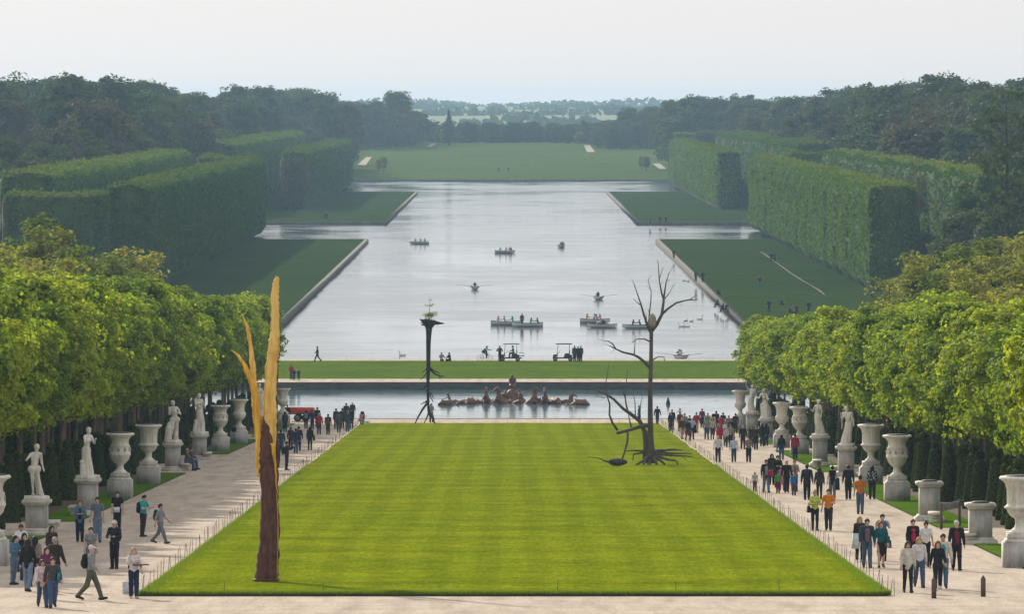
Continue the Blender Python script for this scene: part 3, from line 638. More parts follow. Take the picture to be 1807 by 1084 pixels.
# woods on both sides of the canal
def woods(sg, n, lab, grp):
    pts = []; tries = 0
    while len(pts) < n and tries < 20000:
        tries += 1
        d = rnd.uniform(1030, 2760); half = min(.0762 * d + 6, 230); lo = 80 if d < 2400 else 66
        if half < lo: continue
        x = rnd.uniform(lo, half)
        if any((x - a) ** 2 + ((d - b) * .42) ** 2 < 46 for a, b in pts): continue
        pts.append((x, d))
    pts.sort(key=lambda p: p[1])
    for (x, d) in pts:
        z = float(wood_z(np.array(sg * x), np.array(d))) - 1.0; k = rnd.random()
        s = rnd.uniform(.84, 1.16); s *= .80 + .2 * min(1, (d - 1000) / 500); s *= 1.12 if x * F / d > 600 and d > 1300 else 1.0
        key = 'wood%d' % rnd.randrange(5)
        if d > 1350 and k < .16: key = 'bare%d' % rnd.randrange(2)
        lm = rnd.choice(M_WOOD) if key.startswith('wood') else None
        bare = key.startswith('bare')
        tree(key, sg * x, d, z, ('bare twiggy tree' if bare else 'rounded leafy tree') + lab, grp + (' without leaves' if bare else ''), s, leafm=lm, name='bare_tree' if bare else 'wood_tree')
woods(-1, 165, ' in the hazy wood left of the canal', 'trees of the wood left of the canal')
woods(1, 165, ' in the hazy wood right of the canal', 'trees of the wood right of the canal')
for (px, py, D, key, s, lab, nm) in (
        (700, 150, 3060, 'wood1', 1.22, 'tallest broad tree where the left wood ends above the far meadow', 'wood_tree'), (664, 172, 3040, 'wood3', 1.0, 'round tree just left of the tall one at the end of the left wood', 'wood_tree'),
        (728, 190, 3080, 'wood0', .95, 'lower tree just right of the tall one at the end of the left wood', 'wood_tree'), (612, 168, 2560, 'wood2', 1.02, 'brownish tree on the skyline of the left wood', 'wood_tree'), (575, 165, 2500, 'wood4', 1.05, 'skyline tree above the farther left hedge', 'wood_tree'),
        (1110, 185, 3050, 'wood3', 1.05, 'round tree where the right wood begins above the far meadow', 'wood_tree'), (1072, 212, 3090, 'wood0', .9, 'low round tree sloping down at the start of the right wood', 'wood_tree'), (1150, 180, 3040, 'wood1', 1.05, 'tree behind the start of the right wood', 'wood_tree'),
        (1194, 165, 2650, 'poplar', 1.15, 'slim pointed poplar on the skyline right of the far meadow', 'poplar_tree'),
        (792, 195, 3080, 'conifer', 1.1, 'dark pointed fir on the far edge of the meadow', 'fir_tree'), (853, 215, 3160, 'conifer', .72, 'small dark conical fir at the middle of the far edge of the meadow', 'fir_tree'),
        (1782, 128, 905, 'sparse0', 1.12, 'tall sparse tree against the sky at the right edge', 'tall_tree')):
    x, y, z = at(px, py, D); h = TREE[key][0] * s; gzv = float(far_z(np.array(x), np.array(D))) if D > 2535 else float(wood_z(np.array(x), np.array(D)))
    tree(key, x, y, gzv, lab, None, s, name=nm, sz=max(.6, (z - gzv) / h))
for i in range(26):                                     # skyline trees above the farther hedges
    for (p0, p1, yt, lb, gp) in ((400, 570, 158, 'skyline tree of the left wood above the farther hedge wall', 'skyline trees above the farther left hedge'), (1185, 1400, 172, 'skyline tree of the right wood above the farther hedge wall', 'skyline trees above the farther right hedge')):
        D = rnd.uniform(2150, 2500); px = p0 + (p1 - p0) * (i + rnd.random()) / 26; D = D if abs(px - XC) * D / F > 88 else rnd.uniform(2580, 2760); xx, yy, zt = at(px, yt + rnd.uniform(-10, 12), D); g0 = float(wood_z(np.array(xx), np.array(D))) - 1
        tree(rnd.choice(('wood0', 'wood1', 'wood3', 'wood4', 'bare0', 'wood2')), xx, D, g0, lb, gp, max(.5, (zt - g0) / 21), name='wood_tree')
for i in range(34):                                     # wood edges stepping down to the far meadow
    for (p0, p1, y0, y1, lb, gp) in ((1046, 1200, 222, 178, 'hazy round tree at the edge where the right wood meets the far meadow', 'right wood edge at the far meadow'), (548, 742, 168, 196, 'hazy round tree at the edge where the left wood meets the far meadow', 'left wood edge at the far meadow')):
        t = (i + rnd.random()) / 34; D = rnd.uniform(3010, 3150); px, py = p0 + (p1 - p0) * t, y0 + (y1 - y0) * t + rnd.uniform(-5, 14); xx, yy, zt = at(px, py, D); g0 = float(far_z(np.array(xx), np.array(D))) - 2.5
        key = rnd.choice(('wood0', 'wood1', 'wood2', 'wood3', 'wood4')); tree(key, xx, D, g0, lb, gp, max(.3, (zt - g0) / 21), leafm=rnd.choice(M_WOOD), name='far_tree')
for (x, d, s, key) in ((76, 985, .92, 'wood1'), (70, 960, .72, 'wood4'), (82, 975, .95, 'wood0'), (66.5, 990, .66, 'wood3')):
    tree(key, x, d, .75, 'full green tree crowding the dark hedge at the right edge', 'green trees at the right edge', s, leafm=M_WOOD[1], name='wood_tree')
for i in range(58):                                     # tree line closing the far meadow
    px = 750 + i * 5.7 + rnd.uniform(-4, 4); D = rnd.uniform(3120, 3240); x = (px - XC) * D / F
    tree(rnd.choice(('wood0', 'wood2', 'wood3', 'wood4', 'wood1', 'bare0')), x, D, 10.6 - 2.2, 'dark hazy tree in the line closing the far meadow', 'tree line closing the far meadow', rnd.uniform(.42, .62), leafm=None, name='far_tree')
for (px, py, D, s) in ((668, 287, 2640, .26), (676, 283, 2650, .28), (745, 255, 3080, .30), (783, 252, 3110, .34), (1022, 258, 3060, .34), (1058, 260, 3040, .3), (1140, 290, 2660, .3), (1132, 287, 2680, .26)):
    x, y, z = at(px, py, D); tree('wood1', x, D, float(far_z(np.array(x), np.array(D))), 'small pale shrub beside a gravel ramp of the far meadow', 'shrubs beside the meadow ramps', s, leafm=M_YOUNG, name='shrub', cat='shrub')
# brownish round tree standing in the gap of the left hedges
x, y, z = at(520, 375, 1790); tree('wood2', x, 1790, .75, 'brown round tree before the farther left hedge wall', None, .62, leafm=M_WOOD[2], name='wood_tree', sz=1.15)
TREE['bare_red'] = (22, TREE['bare1'][1].copy(), None, None, mat('red_twig', (.16, .075, .045), (.10, .05, .03), 2, .95))
TREE['bare_red'][1].materials.clear()
tree('bare_red', 68, 1150, 1.5, 'reddish brown bare tree rising behind the right hedges', None, 1.02, name='bare_tree')
# far hedgerows and copses of the plain: one hazy mass
P, N = [], []
for (D, zt, n, xr) in ((3900, 7, 900, 300), (4600, 9, 1500, 380), (5300, 8, 1600, 450), (6300, 10, 2200, 560), (7400, 11, 2600, 700), (8600, 9, 2400, 800)):
    x = R.uniform(-xr, xr, n); hh = np.clip(wave(x / 24, x / 41, D), -.6, 1) * .5 + .45; keep = R.random(n) < hh + .1; x = x[keep]; hh = hh[keep]
    dd = D + 60 * np.sin(x / 130) + R.normal(size=len(x)) * 25; P.append(np.stack([x, dd, plain_z(x, dd) + hh * zt * R.random(len(x))], 1)); N.append(np.tile([0, -.6, .6], (len(x), 1)))
v, t = leaf_quads(np.vstack(P), np.vstack(N), 5.5); tag(link('distant_copses', mesh_np('distant_copses', v, t), M_WOOD[0]), 'far hedgerows and copses fading on the plain', 'woods', kind='stuff')

# ---- haze: the air of the whole valley
def haze():
    m = bpy.data.materials.new('haze'); m.use_nodes = True; n = m.node_tree.nodes; n.clear(); out = n.new('ShaderNodeOutputMaterial')
    pv = n.new('ShaderNodeVolumePrincipled'); pv.inputs['Color'].default_value = (.42, .66, .91, 1); pv.inputs['Density'].default_value = .000078; pv.inputs['Anisotropy'].default_value = 0.35
    m.node_tree.links.new(pv.outputs[0], out.inputs['Volume'])
    MB().box((0, 4550, 21), (5400, 9300, 48)).build('haze', m, kind='stuff')
haze()

# ------------------------------------------------------------------ figures
def deg(a): return math.radians(a)
POSES = {
 'walk1': dict(hl=24, hr=-16, kl=6, kr=26, sl=-20, sr=20, el=15, er=28), 'walk2': dict(hl=-16, hr=24, kl=26, kr=6, sl=20, sr=-20, el=28, er=15),
 'step1': dict(hl=12, hr=-8, kl=3, kr=14, sl=-8, sr=10, el=15, er=20), 'step2': dict(hl=-8, hr=12, kl=14, kr=3, sl=10, sr=-8, el=20, er=15),
 'stand': dict(sl=3, sr=6, el=12, er=16, al=9, ar=9), 'hands': dict(sl=18, sr=18, el=78, er=78, fl=38, fr=38, hl=4), 'read': dict(sl=28, sr=28, el=72, er=72, fl=25, fr=22, hl=-5, head=14),
 'photo': dict(sl=55, sr=60, el=75, er=75, fl=20, fr=20), 'face': dict(sl=10, sr=48, el=35, er=120, fr=20, hl=6), 'hold': dict(sl=12, sr=4, el=85, er=20, fl=30, hl=14, hr=-8, kr=12),
 'hip': dict(sl=-10, sr=-10, al=38, ar=38, el=70, er=70, fl=60, fr=60), 'reach': dict(sl=10, sr=75, ar=15, el=18, er=15),
 'sit': dict(hl=84, hr=88, kl=78, kr=88, sl=30, sr=28, el=40, er=45, fl=15, fr=15, seat=.46, lean=8), 'gsit': dict(hl=96, hr=86, kl=100, kr=70, sl=35, sr=40, el=50, er=40, fl=20, fr=20, seat=.12, lean=10),
 'squat': dict(hl=112, hr=100, kl=138, kr=130, sl=55, sr=60, el=40, er=35, lean=22), 'row': dict(hl=82, hr=82, kl=55, kr=55, sl=60, sr=60, el=25, er=25, seat=.3, lean=16),
 'ride': dict(hl=98, hr=60, kl=92, kr=52, sl=62, sr=62, el=22, er=22, seat=.98, lean=52), 'ride_up': dict(hl=62, hr=62, kl=70, kr=70, sl=62, sr=60, el=20, er=20, seat=0.0, lean=4),
 # carved figures
 'c_a': dict(hl=8, hr=-6, kl=20, sl=5, sr=30, ar=40, el=20, er=75, al=12), 'c_b': dict(hl=6, kl=14, sl=30, sr=40, el=95, er=70, fl=30, fr=35, lean=4), 'c_c': dict(hr=10, kr=22, sl=20, sr=15, el=100, er=90, fl=55, fr=45),
 'c_d': dict(hr=12, kr=26, sl=0, sr=20, el=25, er=85, fr=10, al=14, lean=2), 'c_e': dict(hl=22, kl=42, sl=30, sr=35, el=60, er=60, fl=20, fr=30, lean=26), 'c_f': dict(hl=10, kl=20, sl=12, sr=110, ar=25, el=60, er=50, fl=30),
}
def skel(pose, sex='m'):
    p = POSES[pose]; g = lambda k, d=0: p.get(k, d); J = {}
    sw, hw = (.185, .085) if sex == 'm' else (.162, .09)
    pel = np.array([0, 0, .93]); ln = deg(g('lean')); up = np.array([0, -math.sin(ln), math.cos(ln)]); fw = np.array([0, -math.cos(ln), -math.sin(ln)])
    J['pel'], J['waist'], J['chest'], J['neck'] = pel, pel + up * .17, pel + up * .36, pel + up * .52
    hd = deg(g('lean') * .35 + g('head')); hup = np.array([0, -math.sin(hd), math.cos(hd)]); hfw = np.array([0, -math.cos(hd), -math.sin(hd)])
    J['head'] = J['neck'] + hup * .155 + hfw * .02; J['hup'], J['hfw'], J['up'], J['fw'] = hup, hfw, up, fw
    for s, c in ((-1, 'r'), (1, 'l')):
        sh = pel + up * .475 + np.array([s * sw, 0, 0]); a = deg(g('a' + c, 12)); sv = deg(g('s' + c)); e = deg(g('e' + c, 10)); f = deg(g('f' + c, 0))
        d1 = np.array([s * math.sin(a), -math.sin(sv) * math.cos(a), -math.cos(sv) * math.cos(a)]); el = sh + d1 * .285
        a2 = a * .5 - f; t = sv + e; d2 = np.array([s * math.sin(a2), -math.sin(t) * math.cos(a2), -math.cos(t) * math.cos(a2)]); wr = el + d2 * .245
        J['sh' + c], J['el' + c], J['wr' + c], J['hd' + c] = sh, el, wr, d2
        hp = pel + np.array([s * hw, 0, -.03]); h = deg(g('h' + c)); k = deg(g('k' + c, 4))
        kn = hp + np.array([s * .01, -math.sin(h), -math.cos(h)]) * .42; b = h - k; an = kn + np.array([0, -math.sin(b), -math.cos(b)]) * .41
        fd = min(.45, max(-.5, b * .5)); J['hp' + c], J['kn' + c], J['an' + c] = hp, kn, an; J['to' + c] = an + np.array([s * .02, -.17 * math.cos(fd), -.045 + .17 * math.sin(fd)]); J['he' + c] = an + np.array([0, .045, -.045 - .03 * math.sin(fd)])
    low = min(min(J['to' + c][2], J['he' + c][2]) for c in 'lr') - .035
    dz = g('seat') - pel[2] + .10 if 'seat' in p else -low
    for k in list(J):
        if k not in ('hup', 'hfw', 'up', 'fw') and not k.startswith('hd'): J[k] = J[k] + np.array([0, 0, dz])
    return J
S_T = (1, .68, 1)
def body_prims(J, sex, hands=True):
    m = sex == 'm'; H = J['head']; hu, hf = J['hup'], J['hfw']
    P = [(J['hpr'] * .7 + J['hpl'] * .3, J['hpl'] * .7 + J['hpr'] * .3, .105, .105, (1, .85, 1)), (J['pel'], J['waist'], .115, .105 if m else .095, None), (J['waist'], J['chest'], .11, .125, (1.1, .85, 1)),
         (J['shr'] * .8 + J['shl'] * .2, J['shl'] * .8 + J['shr'] * .2, .075, .075, None), (J['neck'] - J['up'] * .03, H - hu * .06, .056 if m else .048, .05, None),
         (H - hu * .045 - hf * .01, H + hu * .035 - hf * .012, .068, .082, (.92, 1.08, 1)), (H - hu * .085 + hf * .02, H - hu * .03 + hf * .02, .042, .05, None),
         (H - hu * .03 + hf * .085, H + hu * .012 + hf * .075, .017, .011, None, .012), (H - hu * .075 + hf * .068, H - hu * .07 + hf * .07, .02, .02, None, .01),
         (H + np.array([.074, 0, 0]) - hu * .02, H + np.array([.074, 0, 0]) + hu * .02, .017, .02, None, .01), (H - np.array([.074, 0, 0]) - hu * .02, H - np.array([.074, 0, 0]) + hu * .02, .017, .02, None, .01)]
    if not m: P += [(J['chest'] + np.array([s * .06, 0, -.03]) + J['fw'] * .085, J['chest'] + np.array([s * .06, 0, -.02]) + J['fw'] * .085, .052, .05, None) for s in (-1, 1)]
    for c in 'lr':
        P += [(J['sh' + c], J['el' + c], .052 if m else .044, .040, None), (J['el' + c], J['wr' + c], .039, .027, None), (J['wr' + c], J['wr' + c] + J['hd' + c] * .085, .03, .034, None, .015),
              (J['hp' + c], J['kn' + c], .085, .056, None), (J['kn' + c] + np.array([0, .012, 0]), J['an' + c], .055, .037, None), (J['he' + c], J['to' + c], .042, .034, None)]
    for s in (-1, 1): P.append((H + np.array([s * .034, 0, 0]) + hu * .014 + hf * .098, H + np.array([s * .03, 0, 0]) + hu * .014 + hf * .1, -.015, -.015, None))
    return P
def fingers(J):
    mb = MB()
    for s, c in ((-1, 'r'), (1, 'l')):
        w, d = J['wr' + c], J['hd' + c] / np.linalg.norm(J['hd' + c]); x = np.cross(d, np.array([0, 0, 1.0])) ; x = x / (np.linalg.norm(x) + 1e-6) if np.linalg.norm(x) > .2 else np.array([0, 1., 0]); nn = np.cross(x, d)
        for i, (off, L) in enumerate(((-.026, .058), (-.009, .070), (.009, .074), (.025, .066))):
            b = w + d * .10 + x * off; cdir = d * .8 - nn * .35 * (1 if s > 0 else 1); mb.tube([b, b + d * L * .5, b + d * L * .5 + cdir * L * .5], [.0095, .009, .007], 6)
        b = w + d * .045 + x * .03; mb.tube([b, b + x * .03 + d * .025, b + x * .04 + d * .058], [.012, .011, .008], 6)
    return mb
MC = {}
def cached(key, fn):
    if key not in MC: MC[key] = fn()
    return MC[key]
RES = .024
def m_body(pose, sex): return cached(('b', pose, sex), lambda: blend_mesh('body', body_prims(skel(pose, sex), sex), .02, .035, extra=fingers(skel(pose, sex))))
def m_top(pose, sex, kind):
    def go():
        J = skel(pose, sex); m = sex == 'm'; t = .010 if kind == 'tee' else (.011 if kind == 'shirt' else .018)
        P = [(J['waist'], J['chest'], .125 + t, .14 + t * .7, (1.08, .80, 1)), (J['shr'] * .84 + J['shl'] * .16, J['shl'] * .84 + J['shr'] * .16, .075 + t * .8, .075 + t * .8, None), (J['pel'] + J['up'] * .03, J['waist'], .13 + t, (.12 if m else .108) + t, (1.12, .86, 1)),
             (J['neck'] - J['up'] * .07, J['neck'] - J['up'] * .005, .085, .06 + t * .4, None)]
        if not m: P += [(J['chest'] + np.array([s * .06, 0, -.03]) + J['fw'] * .085, J['chest'] + np.array([s * .06, 0, -.02]) + J['fw'] * .085, .056 + t * .5, .054 + t * .5, None) for s in (-1, 1)]
        for c in 'lr':
            if kind == 'tee': P.append((J['sh' + c], J['sh' + c] * .42 + J['el' + c] * .58, .062, .064, None))
            elif kind != 'vest': P += [(J['sh' + c], J['el' + c], .056 + t, .05 + t * .7, None), (J['el' + c], J['wr' + c] - J['hd' + c] * .012, .05 + t * .7, .036 + t * .6, None)]
        if kind in ('jacket', 'vest', 'hood'): P.append((J['pel'] - np.array([0, 0, .05]), J['waist'], .140 + t * .6, .12 + t, (1.08, .84, 1)))
        if kind == 'hood': P.append((J['neck'] - J['fw'] * .07, J['neck'] - J['fw'] * .08 - J['up'] * .08, .07, .08, None))
        if kind in ('coat', 'dress'):
            kn = (J['knl'] + J['knr']) / 2; hp = (J['hpl'] + J['hpr']) / 2; P.append((J['waist'] - J['up'] * .03, hp * .35 + kn * .65, .14, .20, (1.0, .82, 1)))
        return blend_mesh(kind, P, RES, .022, .004, len(pose))
    return cached(('t', pose, sex, kind), go)
def m_bottom(pose, sex, kind):
    def go():
        J = skel(pose, sex); P = [(J['hpr'] * .72 + J['hpl'] * .28, J['hpl'] * .72 + J['hpr'] * .28, .122, .122, (1, .88, 1)), (J['pel'], J['pel'] + J['up'] * .09, .125, .12, (1.08, .84, 1))]
        if kind == 'skirt':
            kn = (J['knl'] + J['knr']) / 2; hp = (J['hpl'] + J['hpr']) / 2; P.append((hp + np.array([0, 0, .05]), hp * .25 + kn * .75, .14, .17, (1, .8, 1)))
        else:
            t = .008 if kind == 'leggings' else .02
            for c in 'lr':
                e = J['kn' + c] if kind == 'shorts' else J['an' + c] + np.array([0, 0, .0])
                P.append((J['hp' + c], J['kn' + c], .093 + t * .5, .060 + t, None))
                if kind != 'shorts': P.append((J['kn' + c], J['an' + c] - (J['an' + c] - J['kn' + c]) * .02, .060 + t, .045 + t * 1.1, None))
        return blend_mesh(kind, P, RES, .035, .004, 3)
    return cached(('p', pose, sex, kind), go)
def m_shoe(pose, sex, c):
    def go():
        J = skel(pose, sex); return blend_mesh('shoe', [(J['he' + c], J['to' + c], .05, .042, None), (J['an' + c], J['he' + c], .047, .05, None)], RES, .03)
    return cached(('s', pose, sex, c), go)
def m_hair(pose, sex, kind):
    def go():
        J = skel(pose, sex); H, hu, hf = J['head'], J['hup'], J['hfw']
        P = [(H + hu * .035 - hf * .022, H + hu * .04 - hf * .02, .094, .094, (.98, 1.06, 1)), (H - hu * .01 - hf * .05, H + hu * .03 - hf * .04, .075, .08, None)]
        if kind == 'cap': P = [(H + hu * .05 - hf * .01, H + hu * .055 - hf * .01, .097, .095, (.98, 1.08, .9)), (H + hu * .05 + hf * .09, H + hu * .04 + hf * .15, .03, .03, (2.2, 1, .5))]
        if kind == 'bald': P = [(H - hu * .03 - hf * .055, H + hu * .0 - hf * .055, .07, .072, (1.1, 1, 1))]
        if kind in ('long', 'curly'):
            e = .26 if kind == 'long' else .2; r = .075 if kind == 'long' else .12
            P += [(H - hf * .05, J['neck'] - J['fw'] * .10 - J['up'] * (e - .12), .085, r * .8, (1.15, .8, 1))] + [(H + np.array([s * .075, 0, 0]) - hf * .02, J['neck'] + np.array([s * .09, 0, 0]) - J['up'] * .06 - J['fw'] * .02, .035, .045 if kind == 'long' else .07, None) for s in (-1, 1)]
        if kind == 'bob': P += [(H + np.array([s * .07, 0, 0]) - hf * .03, H + np.array([s * .078, 0, 0]) - hf * .03 - hu * .09, .045, .04, None) for s in (-1, 1)] + [(H - hf * .06, H - hf * .07 - hu * .09, .08, .06, None)]
        if kind == 'bun': P += [(H + hu * .13 - hf * .04, H + hu * .14 - hf * .04, .045, .045, None)]
        cut = [(H - hu * .02 + hf * .115, H + hu * .005 + hf * .11, -.06, -.055, None)] if kind not in ('cap', 'bald') else []
        return blend_mesh('hair', P + cut, .02, .03, .006 if kind == 'curly' else .002, 1)
    return cached(('h', pose, sex, kind), go)

def cloth(rgb, pat=None):
    key = 'cloth_%s_%.2f_%.2f_%.2f' % ((pat or 'plain',) + tuple(rgb))
    if key in MATS: return MATS[key]
    if not pat: return mat(key, tuple(rgb), tuple(c * .72 for c in rgb), 9, .9, .5, .02, 'Object')
    m, n, l, b = _nodes(key); v = _coord(n, l, 'Object'); b.inputs['Roughness'].default_value = .9
    if pat == 'stripe':
        w = n.new('ShaderNodeTexWave'); w.bands_direction = 'Z'; w.inputs['Scale'].default_value = 4.2; l.new(v, w.inputs[0]); col = _ramp(n, l, w.outputs['Fac'], [(.45, tuple(rgb)), (.55, (.7, .7, .7))])
    elif pat == 'dots':
        w = n.new('ShaderNodeTexVoronoi'); w.inputs['Scale'].default_value = 11; l.new(v, w.inputs['Vector']); col = _ramp(n, l, w.outputs['Distance'], [(.28, (.75, .75, .75)), (.34, tuple(rgb))])
    else:
        w = n.new('ShaderNodeTexChecker'); w.inputs['Scale'].default_value = 14; l.new(v, w.inputs[0]); w.inputs[1].default_value = (*rgb, 1); w.inputs[2].default_value = (*[c * .35 + .05 for c in rgb], 1); col = w.outputs[0]
    l.new(col, b.inputs['Base Color']); MATS[key] = m; return m
SKIN = [mat('skin_%d' % i, c, tuple(x * .85 for x in c), 6, .55) for i, c in enumerate(((.52, .33, .24), (.45, .27, .19), (.56, .38, .29), (.33, .19, .12)))]
HAIRC = dict(black=(.012, .010, .010), brown=(.06, .032, .018), dark=(.028, .018, .013), blond=(.42, .29, .13), grey=(.35, .34, .33), white=(.62, .61, .6), red=(.22, .07, .03), cream=(.7, .68, .62))
BLK, NVY, JEAN, LJEAN, WHT, GRY, DGRY, RED, BRN, BGE, TEAL = (.016, .016, .02), (.02, .03, .07), (.06, .10, .20), (.16, .23, .34), (.72, .72, .74), (.22, .23, .25), (.06, .065, .07), (.42, .02, .035), (.10, .06, .04), (.5, .43, .33), (.02, .28, .32)
def person(loc, heading, pose, sex, top, tc, bot, bc, hair, hc, label, s=1.0, shoe=(.03, .028, .026), skin=None, group=None, tpat=None):
    """heading 0 looks at the camera, 90 looks to the right of the picture, 180 away"""
    r = thing('person', label, 'person', loc, deg(heading), group, s)
    link('body', m_body(pose, sex), SKIN[skin if skin is not None else rnd.choice((0, 0, 1, 2))], r)
    link({'tee': 'shirt', 'hood': 'hoodie'}.get(top, top), m_top(pose, sex, top), cloth(tc, tpat), r)
    if bot: link(bot, m_bottom(pose, sex, bot), cloth(bc), r)
    link('hair' if hair != 'cap' else 'cap', m_hair(pose, sex, hair), mat('hair_' + hc, HAIRC[hc], tuple(x * .6 for x in HAIRC[hc]), 20, .6, .3, .01), r)
    for c in 'lr': link('shoe', m_shoe(pose, sex, c), cloth(shoe), r)
    return r
def front(p, pose, sex, rgb, pat=None):
    """shirt showing between the open edges of a jacket"""
    J = skel(pose, sex); u, f = J['up'], J['fw']
    me = cached(('front', pose, sex), lambda: blend_mesh('shirt_front', [(J['neck'] - u * .05 + f * .06, J['chest'] + f * .10, .045, .085, (1, .45, 1)), (J['chest'] + f * .10, J['pel'] + u * .04 + f * .108, .085, .08, (1, .45, 1))], RES, .02))
    link('shirt_front', me, cloth(rgb, pat), p); return p
def off(p, v):
    """a point in a person's own frame, in the scene"""
    a = p.rotation_euler.z; s = p.scale[0]; c, n = math.cos(a), math.sin(a); x, y, z = (q * s for q in v)
    return (p.location.x + c * x - n * y, p.location.y + n * x + c * y, p.location.z + z)
def backpack(p, rgb, label):
    me = cached('backpack', lambda: blend_mesh('backpack', [((-.08, 0, -.15), (.08, 0, -.15), .105, .105, (1, .8, 1)), ((-.07, 0, .1), (.07, 0, .1), .10, .10, (1, .75, 1)), ((0, 0, -.12), (0, 0, .1), .13, .12, (1, .7, 1)), ((0, .085, -.12), (0, .085, -.03), .08, .07, (1.2, .7, 1)), ((-.1, -.06, -.1), (-.1, -.12, .2), .018, .02, None), ((.1, -.06, -.1), (.1, -.12, .2), .018, .02, None)], RES, .03))
    tag(link('backpack', me, cloth(rgb), None, off(p, (0, .2, 1.22)), p.rotation_euler.z, p.scale[0]), label, 'backpack')
def bag(p, rgb, label, at_=(.26, 0, .82), w=.34, h=.26, strap=True):
    mb = MB(); mb.box((0, 0, 0), (.13, w, h), 0, .86); mb.box((0, 0, h / 2 + .012), (.10, w * .8, .02))
    if strap: mb.tube([(0, -w * .35, h / 2), (0, -w * .2, h / 2 + .16), (0, w * .2, h / 2 + .16), (0, w * .35, h / 2)], .012, 6)
    tag(mb.build('shoulder_bag', cloth(rgb), None, loc=off(p, at_), rz=p.rotation_euler.z, scale=p.scale[0]), label, 'bag')

# ------------------------------------------------------------------ stone: pedestals, vases, statues, benches
def stone_mat(name, c1, c2, c3):
    m, n, l, b = _nodes(name); v = _coord(n, l, 'World'); vz = _coord(n, l, 'World', (1, 1, .25))
    col = _ramp(n, l, _noise(n, l, v, 1.6, 6, .65), [(.3, c1), (.7, c2)]); dirt = _ramp(n, l, _noise(n, l, vz, 3.2, 6, .7), [(.46, (0, 0, 0)), (.68, (.85,) * 3)])
    col = _mix(n, l, col, c3, dirt); l.new(col, b.inputs['Base Color']); b.inputs['Roughness'].default_value = .75; _bump(n, l, _noise(n, l, v, 14, 5), .25, .02, b); MATS[name] = m; return m
M_STONE = stone_mat('white_stone', (.66, .62, .55), (.56, .53, .47), (.30, .28, .24)); M_MARB = stone_mat('marble', (.78, .75, .69), (.68, .65, .6), (.40, .37, .32)); M_PED = stone_mat('veined_marble', (.52, .50, .47), (.40, .39, .38), (.24, .23, .22))
M_LEAD = mat('lead_cover', (.045, .047, .05), (.03, .03, .032), 5, .6, .2, .02)
def pedestal(x, y, z, h, label, plain=False):
    r = thing('pedestal', label, 'pedestal', (x, y, z))
    mb = MB(); mb.box((0, 0, .10), (1.30, 1.30, .20)); mb.box((0, 0, .255), (1.16, 1.16, .11), 0, .88); mb.build('base', M_STONE, r)
    MB().box((0, 0, .31 + (h - .55) / 2), (.90, .90, h - .55)).build('die', M_PED, r)
    mb = MB(); mb.box((0, 0, h - .19), (.98, .98, .10), 0, 1.14); mb.box((0, 0, h - .08), (1.20, 1.20, .12)); mb.box((0, 0, h - .01), (1.02, 1.02, .02)); mb.build('cap', M_STONE, r)
    if plain:
        mb = MB(); mb.lathe([(0, 0), (.36, 0), (.36, .04), (.28, .07), (0, .07)], 18, (0, 0, h)); mb.build('lead_plate', M_LEAD, r)
    return r
PA = [(0.34, 0.0), (0.34, 0.047), (0.3, 0.078), (0.2, 0.172), (0.175, 0.281), (0.175, 0.351), (0.19, 0.382), (0.175, 0.421), (0.2, 0.468), (0.36, 0.577), (0.45, 0.709), (0.47, 0.807), (0.56, 0.84), (0.575, 0.895), (0.5, 0.939), (0.47, 1.004), (0.475, 1.026), (0.48, 1.54), (0.5, 1.562), (0.54, 1.726), (0.64, 1.836), (0.74, 1.891), (0.75, 1.956), (0.7, 2.0), (0.6, 2.0)]
PB = [(0.34, 0.0), (0.34, 0.047), (0.29, 0.078), (0.2, 0.172), (0.175, 0.281), (0.175, 0.343), (0.2, 0.374), (0.175, 0.406), (0.28, 0.468), (0.44, 0.643), (0.52, 0.862), (0.545, 0.906), (0.545, 0.949), (0.53, 0.971), (0.53, 1.19), (0.5, 1.322), (0.52, 1.343), (0.45, 1.409), (0.43, 1.54), (0.47, 1.705), (0.59, 1.836), (0.71, 1.891), (0.73, 1.956), (0.68, 2.0), (0.58, 2.0)]
PCV = [(0.34, 0.0), (0.34, 0.047), (0.28, 0.078), (0.18, 0.172), (0.175, 0.312), (0.175, 0.374), (0.18, 0.406), (0.175, 0.437), (0.26, 0.49), (0.42, 0.621), (0.48, 0.774), (0.5, 0.906), (0.47, 0.993), (0.41, 1.059), (0.39, 1.179), (0.4, 1.398), (0.44, 1.584), (0.52, 1.759), (0.64, 1.869), (0.7, 1.923), (0.7, 1.978), (0.66, 2.0), (0.55, 2.0)]
